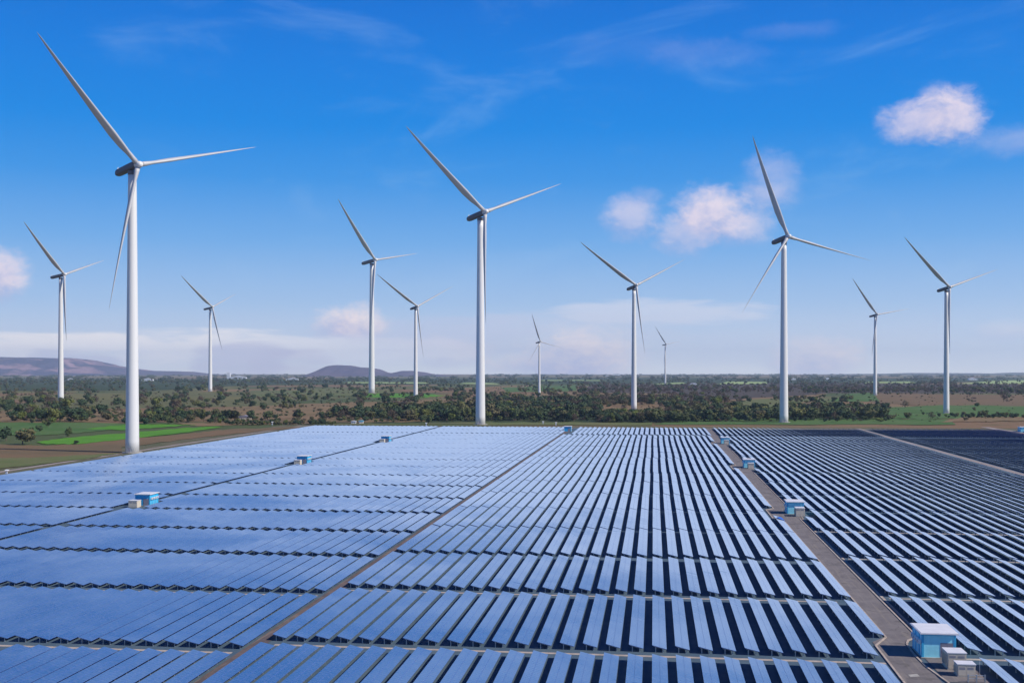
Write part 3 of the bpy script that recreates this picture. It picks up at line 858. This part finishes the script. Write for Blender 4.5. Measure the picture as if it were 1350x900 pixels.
# ------------------------------------------------------------------ fields, from a survey of the photograph, laid on the plain
def field(pts, mat, z, name='field', wig=0.0):
    sheet(name, [ground(*p)[:2] for p in pts], z, M[mat])
def smooth_poly(pts, n_=5, amp=0.25, seed=1):
    r = random.Random(seed); out = []
    for i in range(len(pts)):
        a, b_ = pts[i], pts[(i + 1) % len(pts)]
        for j in range(n_):
            t = j / n_
            out.append((a[0] + (b_[0] - a[0]) * t, a[1] + (b_[1] - a[1]) * t + (r.uniform(-amp, amp) if j else 0)))
    return out
FIELDS = [
 ([(-60, 588), (0, 586), (60, 588), (250, 571.5), (300, 566), (395, 562.4), (395, 564.2), (300, 573), (262, 577), (160, 590), (160, 598), (0, 606), (-60, 610)], 'f_brown', .25),
 ([(-60, 606), (0, 604), (60, 603), (160, 597), (110, 606), (0, 618), (-60, 626)], 'f_olive', .30),
 ([(48, 583), (90, 577.5), (170, 571), (240, 564.5), (300, 562), (250, 570), (160, 580), (100, 586), (60, 586)], 'f_bright', .40),
 ([(-60, 574), (-60, 557), (60, 557), (210, 559), (165, 563), (120, 570), (50, 574)], 'f_green', .33),
 ([(110, 566), (165, 560), (260, 560), (220, 563), (160, 567.5)], 'f_bright', .38),
 ([(-80, 545), (60, 539), (230, 543), (300, 552), (200, 556), (-80, 556)], 'f_rust', .25),
 ([(220, 546), (320, 536), (440, 531), (560, 527), (690, 522), (690, 529), (560, 537), (440, 544), (360, 553), (230, 555)], 'f_rust', .28),
 ([(230, 558), (430, 552), (560, 552), (560, 556), (430, 558), (260, 562)], 'f_rust', .3),
 ([(475, 524), (478, 519), (540, 519), (590, 521), (560, 524)], 'f_bright', .3),
 ([(330, 515), (450, 512), (530, 515), (480, 521), (340, 524)], 'f_olive', .2),
 ([(650, 529), (660, 520), (740, 517), (780, 519), (700, 530)], 'f_rust', .28),
 ([(735, 524), (760, 518), (900, 519), (880, 526), (780, 526)], 'f_rust', .3),
 ([(760, 548), (780, 540), (850, 537), (940, 538), (900, 545), (840, 549)], 'f_rust', .32),
 ([(660, 511), (760, 508), (760, 515), (670, 517)], 'f_green', .2),
 ([(920, 545), (940, 533), (1000, 526), (1110, 525), (1130, 536), (1100, 546), (1000, 548)], 'f_olive', .3),
 ([(1045, 537), (1050, 531), (1075, 529), (1085, 536)], 'f_rust', .4),
 ([(1098, 534), (1110, 529), (1130, 531), (1120, 536)], 'f_rust', .42),
 ([(1090, 529), (1120, 519), (1150, 517), (1160, 529)], 'f_green', .36),
 ([(1130, 528), (1140, 518), (1400, 522), (1420, 538), (1240, 538)], 'f_brown', .32),
 ([(1150, 552), (1160, 538), (1240, 534), (1420, 536), (1420, 552)], 'f_green', .35),
 ([(860, 560), (900, 552), (1000, 551), (1160, 552), (1250, 553), (1260, 560)], 'f_green', .3),
 ([(1240, 557), (1270, 550), (1420, 549), (1420, 554), (1290, 556)], 'f_rust', .42),
 ([(560, 561), (600, 557), (720, 557), (860, 557), (860, 561)], 'f_olive', .3),
 ([(430, 561), (450, 558.5), (600, 558), (600, 561)], 'f_olive', .31),
 ([(1260, 506), (1310, 502), (1400, 500), (1400, 506)], 'f_pale', .5),
 ([(860, 506), (900, 504), (905, 505.5), (870, 507)], 'f_pale', .5),
 ([(945, 506.5), (960, 503), (1010, 503.5), (1012, 506)], 'f_pale', .5),
 ([(1140, 505), (1145, 503), (1200, 503), (1210, 505)], 'f_pale', .5),
 ([(450, 505), (460, 503.5), (560, 504), (570, 505.5)], 'f_pale', .5),
 ([(600, 506), (615, 504.5), (650, 505), (660, 506.5)], 'f_pale', .5),
 ([(700, 502), (720, 500.8), (790, 501), (800, 502)], 'f_pale', .5),
]
M['f_brush'] = field_mat('brown brushwood floor', (0.085, 0.062, 0.052), (0.065, 0.058, 0.040), 0.02)
FIELDS = [
 ([(-100, 515), (-100, 499), (480, 499.5), (480, 506), (300, 509), (200, 515)], 'f_dark', .12),
 ([(440, 507), (440, 498), (1450, 498), (1450, 503), (1100, 505), (600, 507)], 'f_dark', .12),
 ([(760, 522), (780, 506), (1120, 505), (1450, 508), (1450, 519), (1100, 518), (1000, 524), (900, 530), (800, 528)], 'f_brush', .14),
 ([(490, 558), (500, 538), (700, 530), (790, 528), (800, 545), (780, 558)], 'f_dark', .15),
 ([(780, 558), (800, 547), (1160, 543), (1165, 555), (900, 558)], 'f_dark', .15),
] + FIELDS
for i, (pts, mt, z) in enumerate(FIELDS):
    field(smooth_poly(pts, 8, 0.6 if mt != 'f_pale' else 0.1, i), mt, z + i * 0.006)

# ------------------------------------------------------------------ trees
def clump_mesh(seed, kind):
    r = random.Random(seed); q = MB()
    blobs = []
    nb = r.randint(6, 9)
    for i in range(nb):
        a = r.uniform(0, 2 * math.pi); d = r.uniform(0.05, 0.30)
        blobs.append((Vector((d * math.cos(a), d * math.sin(a), r.uniform(0.34, 0.78))), r.uniform(0.14, 0.25)))
    blobs.append((Vector((0, 0, 0.5)), 0.27))
    if kind == 'bare':
        for i in range(150):
            c, rad = r.choice(blobs)
            d = Vector((r.gauss(0, 1), r.gauss(0, 1), abs(r.gauss(0.4, 0.8)))).normalized()
            p0 = c + d * rad * r.uniform(0.0, 0.5); p1 = c + d * rad * r.uniform(0.9, 1.35)
            w = d.orthogonal().normalized() * r.uniform(0.006, 0.016)
            q.quad(p0 - w, p0 + w, p1 + w * 0.4, p1 - w * 0.4)
        nleaf, sz = 110, 0.045
    else: nleaf, sz = 300, 0.062
    if kind != 'bare':
        for c, rad in blobs:        # soft inner mass so the crown is not see-through in the middle
            rs = []
            for i in range(1, 5):
                th = math.pi * i / 5
                rs.append([c + Vector((math.sin(th) * math.cos(2*math.pi*j/7), math.sin(th) * math.sin(2*math.pi*j/7), math.cos(th))) * rad * r.uniform(0.62, 0.80) for j in range(7)])
            q.rings(rs)
    for i in range(nleaf):
        c, rad = r.choice(blobs)
        d = Vector((r.gauss(0, 1), r.gauss(0, 1), r.gauss(0.15, 1))).normalized()
        p = c + d * rad * r.uniform(0.72, 1.12)
        nrm = (d + Vector((r.gauss(0, .5), r.gauss(0, .5), r.gauss(0, .5)))).normalized()
        u = nrm.orthogonal().normalized(); w = nrm.cross(u)
        a = r.uniform(0, 6.28); u, w = u * math.cos(a) + w * math.sin(a), w * math.cos(a) - u * math.sin(a)
        s1, s2 = sz * r.uniform(0.6, 1.3), sz * r.uniform(0.5, 1.1)
        q.quad(p - u * s1 - w * s2 * .5, p + u * s1 * .4 - w * s2, p + u * s1 + w * s2 * .6, p - u * s1 * .5 + w * s2)
    return q.mesh('crown', [M['leaf' if kind != 'bare' else 'twig']], False)
def trunk_mesh(seed):
    r = random.Random(seed); q = MB()
    pts = [Vector((0, 0, -0.02)), Vector((r.uniform(-.02, .02), r.uniform(-.02, .02), 0.2)), Vector((r.uniform(-.03, .03), r.uniform(-.03, .03), 0.5))]
    q.tube(pts[0], pts[1], 0.030, 0.022, 6); q.tube(pts[1], pts[2], 0.022, 0.010, 6)
    for i in range(4):
        a = r.uniform(0, 6.28); d = Vector((math.cos(a) * .2, math.sin(a) * .2, r.uniform(.18, .3)))
        q.tube(pts[1], pts[1] + d, 0.012, 0.004, 5)
    return q.mesh('trunk', [M['bark']])
CROWN = {'green': [clump_mesh(11 + i, 'green') for i in range(5)], 'bare': [clump_mesh(31 + i, 'bare') for i in range(3)]}
TRUNK = [trunk_mesh(50 + i) for i in range(3)]
rt = random.Random(99)
trees = []   # (px, py, height, kind, width factor)
def belt(x0, x1, ya, yb, n_, h0, h1, bare=0.1, wf=(0.9, 1.5), slope=0.0, clump=0):
    cl = [(rt.uniform(x0, x1)) for _ in range(clump)]
    for _ in range(n_):
        px = rt.uniform(x0, x1)
        if clump:
            px = rt.choice(cl) + rt.gauss(0, (x1 - x0) / clump / 3.2)
            if not x0 - 20 <= px <= x1 + 20: continue
        py = rt.uniform(ya, yb) + slope * (px - x0)
        if py < 491.5: continue
        trees.append((px, py, rt.uniform(h0, h1) * (0.55 + 0.65 * rt.random()), 'bare' if rt.random() < bare else 'green', rt.uniform(*wf)))
# single trees one can tell apart
singles = [(30, 586, 13.5, 'green', 1.25), (8, 581, 12, 'green', 1.0), (52, 569, 6.5, 'green', 1.1), (64, 563, 6, 'green', 1.4), (91, 577, 9.5, 'green', .75),
           (265, 582, 3.2, 'green', 1.4), (101, 586, 3.0, 'green', 1.6), (613, 564, 8.0, 'green', 1.5), (567, 560, 9.5, 'green', .9),
           (1197, 553, 8.5, 'green', 1.35), (1227, 552, 8.5, 'bare', 1.1), (1193, 538, 11, 'bare', 1.3), (1172, 539, 4, 'green', 1.8), (1157, 538, 12, 'green', .9),
           (1323, 529, 19, 'bare', 1.0), (353, 554, 12, 'green', 1.4), (392, 553, 11.5, 'green', 1.3), (330, 556, 12, 'green', 1.0), (268, 556, 11, 'green', .8),
           (388, 537, 12, 'green', .6), (1057, 530, 6, 'green', 1.4), (410, 520, 12, 'green', .8), (290, 524, 14, 'green', .8)]
trees += singles
belt(0, 150, 548, 556, 60, 9, 15, .15, clump=10); belt(150, 430, 550, 556, 60, 8, 13, .15, clump=9)
belt(60, 320, 556, 560, 40, 5, 9, .1, clump=6)
belt(300, 440, 558.5, 560.5, 90, 3.5, 5.5, .0)
belt(440, 520, 546, 553, 45, 10, 14, .1); belt(430, 1165, 554, 557, 60, 4, 8, .1, clump=9)
belt(500, 700, 540, 555, 300, 11, 16, .06); belt(680, 790, 530, 556, 260, 11, 15, .15); belt(790, 900, 551, 557, 130, 8, 13, .06)
belt(890, 1050, 545, 556, 200, 9, 14, .06); belt(1050, 1168, 544, 554, 180, 10, 15, .08)
belt(780, 900, 528, 536, 150, 9, 14, .55); belt(870, 960, 528, 545, 120, 9, 13, .4)
belt(1270, 1360, 549, 551.5, 50, 4, 7, .1); belt(1230, 1275, 549, 551, 14, 4, 6, .2)
belt(0, 230, 530, 545, 80, 9, 14, .25, clump=14); belt(0, 330, 515, 532, 190, 8, 13, .35, clump=26)
belt(230, 480, 528, 540, 45, 8, 11, .3, clump=12); belt(300, 480, 515, 530, 80, 8, 12, .25, clump=12)
belt(480, 700, 522, 532, 120, 8, 12, .2, clump=14); belt(600, 800, 520, 530, 170, 8, 12, .35, clump=14)
belt(960, 1130, 524, 532, 60, 7, 11, .2, clump=9)
belt(430, 760, 508, 518, 170, 8, 12, .15, clump=30)
belt(760, 1370, 505.5, 518, 1500, 8, 13, .72); belt(1060, 1370, 512, 519, 260, 9, 13, .45); belt(760, 960, 518, 528, 160, 8, 12, .7)
belt(1130, 1360, 519, 521, 60, 5, 8, .3)
belt(-20, 480, 503, 516, 420, 8, 13, .3, clump=70); belt(-20, 480, 500, 505, 700, 9, 15, .1)
belt(-20, 1370, 499, 508, 1300, 9, 14, .15, clump=120); belt(-20, 1370, 495.5, 501, 1500, 10, 16, .1, (1.2, 3), clump=160)
belt(-20, 1370, 493.0, 497, 1100, 12, 18, .05, (2, 5), clump=160); belt(440, 1370, 501, 506, 700, 9, 13, .1, clump=60)
belt(180, 1370, 535, 556, 60, 4, 7, .3)
belt(-20, 480, 512, 556, 900, 1.6, 4.5, .45, (1.2, 2.4), clump=60); belt(480, 1370, 510, 530, 700, 1.6, 4.5, .5, (1.2, 2.4), clump=60)
belt(500, 1165, 528, 557, 500, 2.5, 6, .3, (1.2, 2.2)); belt(1165, 1370, 530, 557, 60, 1.0, 2.4, .3, (1.2, 2.4), clump=14)
PALE = [f[0] for f in FIELDS if f[1] == 'f_pale']
inr = []
for i, (px, py, h, kd, wf) in enumerate(trees):
    if any(min(p[0] for p in P_) < px < max(p[0] for p in P_) and min(p[1] for p in P_) - .3 < py < max(p[1] for p in P_) + 1.2 for P_ in PALE) and rt.random() < 0.85: continue
    s_ = h * (py - HOR) / CAMH
    x, y, z = ground(px, py)
    # keep trees off the solar farm and off turbine feet
    if -345 < x < 350 and y < Y1 + 14: continue
    if any((x - t[0]) ** 2 + (y - t[1]) ** 2 < (t[2] * .09) ** 2 for t in TURB) and i >= len(singles): continue
    inr.append((s_ + (1000 if i < len(singles) else 0) if -15 < px < 1365 else 0, px, py, x, y, h, kd, wf))
inr.sort(key=lambda t: -t[0])
named = inr[:290]
rest = inr[290:]
def place_words(px, py):
    side = ('at the far left' if px < 170 else 'left of the round hill' if px < 400 else 'below the round hill' if px < 600 else 'left of the middle' if px < 680 else
            'near the middle' if px < 830 else 'right of the middle' if px < 1000 else 'at right' if px < 1180 else 'at the far right')
    return side
count = {}
def neighbour(px):
    best = min(TURB, key=lambda t: abs(project(t[0], t[1], 0)[0] - px))
    b = project(best[0], best[1], 0)[0]
    return ('just left of' if px < b else 'just right of'), best
TN = {0: 'the largest turbine', 1: 'the tall middle turbine', 2: 'the turbine by the round hill', 3: 'the small turbine left of middle', 4: 'the turbine right of middle',
      5: 'the turbine with upright blade', 6: 'the small turbine near middle', 7: 'the smallest turbine', 8: 'the small turbine at right', 9: 'the rightmost turbine',
      10: 'the leftmost turbine', 11: 'the small turbine by low hills'}
SL = {0: 'round olive tree standing alone on brown soil at the far left', 1: 'dark tree cut by the left edge of the photo beside green field',
      2: 'small round tree on the left green field', 3: 'low bush at the back of the left green field', 4: 'slim tree beside the bright green strip at left',
      5: 'small bush on brown soil beside the left perimeter track', 6: 'tiny bush at the near edge of the bright green strip', 7: 'dark round bush just left of the tall middle turbine foot',
      8: 'yellowish small tree before the dark tree belt left of middle', 9: 'dark rounded tree on green grass left of the rightmost turbine', 10: 'loose brown shrub left of the rightmost turbine foot',
      11: 'round bare tree on the brown field at right', 12: 'low dark bush on the brown field at right', 13: 'dark tree at the right end of the thick tree belt',
      14: 'tall bare crowned tree alone on the field at the far right'}
singset = {(s[0], s[1]): i for i, s in enumerate(singles)}
# order the named trees by the turbine they stand next to, so each label can be counted out
buckets = {}
for t in named:
    i = singset.get((t[1], t[2]))
    if i is not None and i in SL: continue
    sd_, tb = neighbour(t[1]); ti = TURB.index(tb)
    buckets.setdefault((sd_, ti, t[6]), []).append(t)
labels = {}
for (sd_, ti, kd), L in buckets.items():
    L.sort(key=lambda t: abs(t[1] - project(TURB[ti][0], TURB[ti][1], 0)[0]))
    for j, t in enumerate(L):
        o_ = ORD[j + 1] if j + 1 < len(ORD) else 'outer'
        labels[id(t)] = '%s, %s %s %s' % ('brown bare tree' if kd == 'bare' else 'green leafy tree', o_, sd_[5:], TN[ti])
for t in named:
    _, px, py, x, y, h, kd, wf = t
    i = singset.get((px, py))
    lab = SL.get(i) if i is not None and i in SL else labels[id(t)]
    ro = link('bare_tree' if kd == 'bare' else 'green_tree', None, None, (x, y, 0.1), (0, 0, rt.uniform(0, 6.28)), (h * wf, h * wf, h))
    tag(ro, lab, 'tree', 'trees on the farm land')
    link('crown', rt.choice(CROWN[kd]), ro)
    link('trunk', rt.choice(TRUNK), ro)
# every other tree: too many to keep apart
def scatter(name, label, pts, sources):
    me = bpy.data.meshes.new(name)
    me.from_pydata([(t[3], t[4], 0.1) for t in pts], [], [])
    for an, vals in (('ht', [t[5] for t in pts]), ('wd', [t[5] * t[7] for t in pts])):
        at = me.attributes.new(an, 'FLOAT', 'POINT'); at.data.foreach_set('value', vals)
    o = link(name, me)
    ng = bpy.data.node_groups.new(name, 'GeometryNodeTree')
    ng.interface.new_socket('Geometry', in_out='INPUT', socket_type='NodeSocketGeometry')
    ng.interface.new_socket('Geometry', in_out='OUTPUT', socket_type='NodeSocketGeometry')
    nd = ng.nodes; lk = ng.links
    gi = nd.new('NodeGroupInput'); go = nd.new('NodeGroupOutput')
    jn = nd.new('GeometryNodeJoinGeometry')
    for me_ in sources:
        so_ = bpy.data.objects.new('tree_shape', me_)          # never linked to the scene: only a shape for the scatter
        oi = nd.new('GeometryNodeObjectInfo'); oi.inputs[0].default_value = so_; oi.transform_space = 'ORIGINAL'
        g2 = nd.new('GeometryNodeGeometryToInstance'); lk.new(oi.outputs['Geometry'], g2.inputs[0]); lk.new(g2.outputs[0], jn.inputs[0])
    ip = nd.new('GeometryNodeInstanceOnPoints')
    lk.new(gi.outputs[0], ip.inputs['Points']); lk.new(jn.outputs[0], ip.inputs['Instance'])
    ip.inputs['Pick Instance'].default_value = True
    rv = nd.new('FunctionNodeRandomValue'); rv.data_type = 'INT'
    ii = [s for s in rv.inputs if s.type == 'INT']; ii[0].default_value = 0; ii[1].default_value = len(sources) - 1
    lk.new([s for s in rv.outputs if s.type == 'INT'][0], ip.inputs['Instance Index'])
    rr_ = nd.new('FunctionNodeRandomValue'); rr_.data_type = 'FLOAT_VECTOR'
    vv = [s for s in rr_.inputs if s.type == 'VECTOR']; vv[0].default_value = (0, 0, 0); vv[1].default_value = (0, 0, 6.28)
    lk.new([s for s in rr_.outputs if s.type == 'VECTOR'][0], ip.inputs['Rotation'])
    na_ = []
    for an in ('wd', 'ht'):
        a_ = nd.new('GeometryNodeInputNamedAttribute'); a_.data_type = 'FLOAT'; a_.inputs['Name'].default_value = an
        na_.append([s for s in a_.outputs if s.type == 'VALUE'][0])
    cx = nd.new('ShaderNodeCombineXYZ'); lk.new(na_[0], cx.inputs[0]); lk.new(na_[0], cx.inputs[1]); lk.new(na_[1], cx.inputs[2])
    lk.new(cx.outputs[0], ip.inputs['Scale'])
    lk.new(ip.outputs[0], go.inputs[0])
    md = o.modifiers.new('scatter', 'NODES'); md.node_group = ng
    return tag(o, label, 'trees', None, 'stuff')
scatter('green_woodland', 'dark green woods and hedges stretching to the horizon', [t for t in rest if t[6] == 'green'], CROWN['green'])
scatter('bare_woodland', 'brown leafless woods across the plain', [t for t in rest if t[6] == 'bare'], CROWN['bare'])
print('trees', len(named), len(rest))

# ------------------------------------------------------------------ hills and far ridges
def hill(name, prof, dist, depth, mat, seed, label):
    """prof: (photo x, photo y of the skyline); a solid hill with its foot on the plain"""
    r = random.Random(seed); q = MB()
    xs = []
    x = prof[0][0]
    while x <= prof[-1][0]: xs.append(x); x += max(2.0, (prof[-1][0] - prof[0][0]) / 160)
    xs[-1] = prof[-1][0]
    def top(px):
        for (a, b_) in zip(prof[:-1], prof[1:]):
            if a[0] <= px <= b_[0]:
                t = (px - a[0]) / (b_[0] - a[0]); t = t * t * (3 - 2 * t) * .5 + t * .5
                return a[1] + (b_[1] - a[1]) * t
        return prof[-1][1]
    rws = 14
    grid = []
    ph = [r.uniform(0, 6.28) for _ in range(6)]
    for j in range(rws + 1):
        v = j / rws                        # 0 front foot, 1 back foot
        sh = math.sin(math.pi * v) ** 0.8 if 0 < v < 1 else 0
        d = dist + depth * (v - 0.5)
        row = []
        for px in xs:
            hgt = max(0.0, (HOR + F0 * CAMH / dist * 0 - top(px)) * dist / F0 + CAMH)
            gl = 1 + 0.10 * math.sin(px * .35 + ph[0] + v * 5) * (1 - sh) + 0.06 * math.sin(px * .9 + ph[1] - v * 7) * (1 - sh)
            dd = d + (dist * .01) * math.sin(px * .12 + ph[2]) * (1 - abs(2 * v - 1))
            s_ = (px - 675) / F0 * dist
            row.append((s_ * RT.x + dd * FW.x, s_ * RT.y + dd * FW.y, hgt * min(1, sh * gl) - 1.0))
        grid.append(row)
    q.v = [p for row in grid for p in row]; nx = len(xs)
    for j in range(rws):
        for i in range(nx - 1):
            a = j * nx + i; q.f.append((a, a + 1, a + nx + 1, a + nx)); q.m.append(0)
    o = link(name, q.mesh(name, [mat], True)); return tag(o, label, None, None, 'structure')
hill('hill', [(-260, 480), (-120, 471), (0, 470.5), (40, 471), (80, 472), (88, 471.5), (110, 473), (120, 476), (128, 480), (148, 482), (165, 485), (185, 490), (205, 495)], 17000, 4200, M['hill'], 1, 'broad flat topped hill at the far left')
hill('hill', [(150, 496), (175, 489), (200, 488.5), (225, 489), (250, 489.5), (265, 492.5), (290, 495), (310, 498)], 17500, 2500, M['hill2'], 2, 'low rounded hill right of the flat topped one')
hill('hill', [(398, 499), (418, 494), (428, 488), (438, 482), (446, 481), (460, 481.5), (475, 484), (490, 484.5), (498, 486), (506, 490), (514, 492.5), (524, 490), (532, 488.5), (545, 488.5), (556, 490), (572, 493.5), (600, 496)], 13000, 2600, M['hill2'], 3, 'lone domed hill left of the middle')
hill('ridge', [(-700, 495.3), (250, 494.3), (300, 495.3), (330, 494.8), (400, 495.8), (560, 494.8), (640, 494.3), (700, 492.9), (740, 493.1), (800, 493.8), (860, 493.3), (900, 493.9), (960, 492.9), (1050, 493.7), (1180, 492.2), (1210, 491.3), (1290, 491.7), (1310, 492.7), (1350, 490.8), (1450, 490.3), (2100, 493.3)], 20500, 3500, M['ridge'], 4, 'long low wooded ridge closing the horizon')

# ------------------------------------------------------------------ small far buildings
def building(px, py, w, d, h, label, roofcol='roof', wall='white', ph=1.0):
    x, y, z = ground(px, py)
    root = link('farm_building', None, None, (x, y, 0.3), (0, 0, YAW))
    tag(root, label, 'building', 'white buildings scattered over the plain')
    q = MB(); q.box(-w / 2, w / 2, 0, d, 0, h); part('wall', q.mesh('wall', [M[wall]]), root)
    q = MB(); rp = [[(-w / 2 - .5, y_, h + 0.02), (w / 2 + .5, y_, h + 0.02), (0 if False else w / 2 + .5, y_, h + .3), (0, y_, h + .3 + ph * w * .12), (-w / 2 - .5, y_, h + .3)] for y_ in (-.5, d + .5)]
    q.rings(rp); part('roof', q.mesh('roof', [M[roofcol]]), root)
    nwin = max(2, int(w / 12))
    for i in range(min(nwin, 6)):
        cx = -w / 2 + w * (i + .5) / min(nwin, 6)
        q = MB(); q.box(cx - w * .03, cx + w * .03, -0.15, 0.2, h * .3, h * .65); part('window', q.mesh('window', [M['dark']]), root)
    return root
building(813, 495.0, 125, 40, 15, 'long white warehouse far off under the horizon right of middle')
building(800, 496.4, 40, 20, 10, 'small white shed left of the far white warehouse')
building(313, 499.5, 120, 30, 10, 'white factory hall far off at the foot of the low hill')
bt = building(301, 499.3, 22, 22, 40, 'pale tower block on the left of the far white factory')
building(92, 501.0, 26, 14, 7, 'tiny white house below the flat topped hill')
building(194, 502.0, 60, 20, 8, 'pale long shed right of the largest turbine far off')
building(385, 501.5, 70, 18, 8, 'pale long shed left of the domed hill')
building(1045, 500.6, 40, 16, 8, 'tiny white house right of the turbine with an upright blade')
building(1092, 500.4, 34, 16, 9, 'tiny white pair of houses at right under the horizon')
building(915, 507.5, 26, 12, 5, 'small pale house in brown woods right of middle')
building(1283, 501.0, 50, 20, 8, 'pale farm shed far off at the right')
building(322, 553.5, 12, 7, 3, 'low dark roofed farm shed among trees at left', 'door', 'cream')
building(466, 558.6, 4.5, 3, 2.0, 'small white shed behind the far edge of the panels at left', 'roof', 'white')
building(476, 558.4, 4, 3, 2.2, 'small shed with violet blue roof behind the far edge of the panels', 'blue_trim', 'white')

def mast_box(x, y, h, label):
    root = link('equipment_post', None, None, (x, y, 0.1)); tag(root, label, 'post')
    q = MB(); q.box(-.12, .12, -.12, .12, 0, h); part('pole', q.mesh('pole', [M['steel']]), root)
    q = MB(); q.box(-.55, .55, -.35, -.125, h * .45, h * .8); part('cabinet', q.mesh('cabinet', [M['white']]), root)
    q = MB(); q.box(-.9, .9, -.7, .7, h + .002, h + .12, fn=lambda a, b_, c: (a, b_, c + b_ * .25 + .18)); part('shade_panel', q.mesh('shade_panel', [M['white']]), root)
for px, py, h, lb in [(9, 627.5, 2.6, 'white topped equipment post at the left edge beside the perimeter track'),
                      (359, 562.3, 4.0, 'small white equipment post at the far left corner of the panels'),
                      (562, 562.6, 3.2, 'tiny white post behind the far panel edge left of the tall turbine'),
                      (733, 562.8, 3.8, 'tiny white post just left of the farthest dirt track hut'),
                      (716, 560.2, 3.0, 'tiny pale post on grass left of the dirt track end')]:
    g_ = ground(px, py); mast_box(g_[0], g_[1], h, lb)

# ------------------------------------------------------------------ haze
hz_ = MB(); hz_.box(-23500, 23500, -2500, 23500, -3.0, 500)
hm_ = bpy.data.materials.new('haze air'); hm_.use_nodes = True
t_ = hm_.node_tree; t_.nodes.clear()
pv = t_.nodes.new('ShaderNodeVolumePrincipled'); pv.inputs['Color'].default_value = (0.64, 0.80, 1.0, 1)
pv.inputs['Density'].default_value = 3.5e-5; pv.inputs['Anisotropy'].default_value = 0.1
ot = t_.nodes.new('ShaderNodeOutputMaterial'); t_.links.new(pv.outputs[0], ot.inputs['Volume'])
tag(link('haze', hz_.mesh('haze', [hm_])), 'thin blue haze over the plain', None, None, 'stuff')
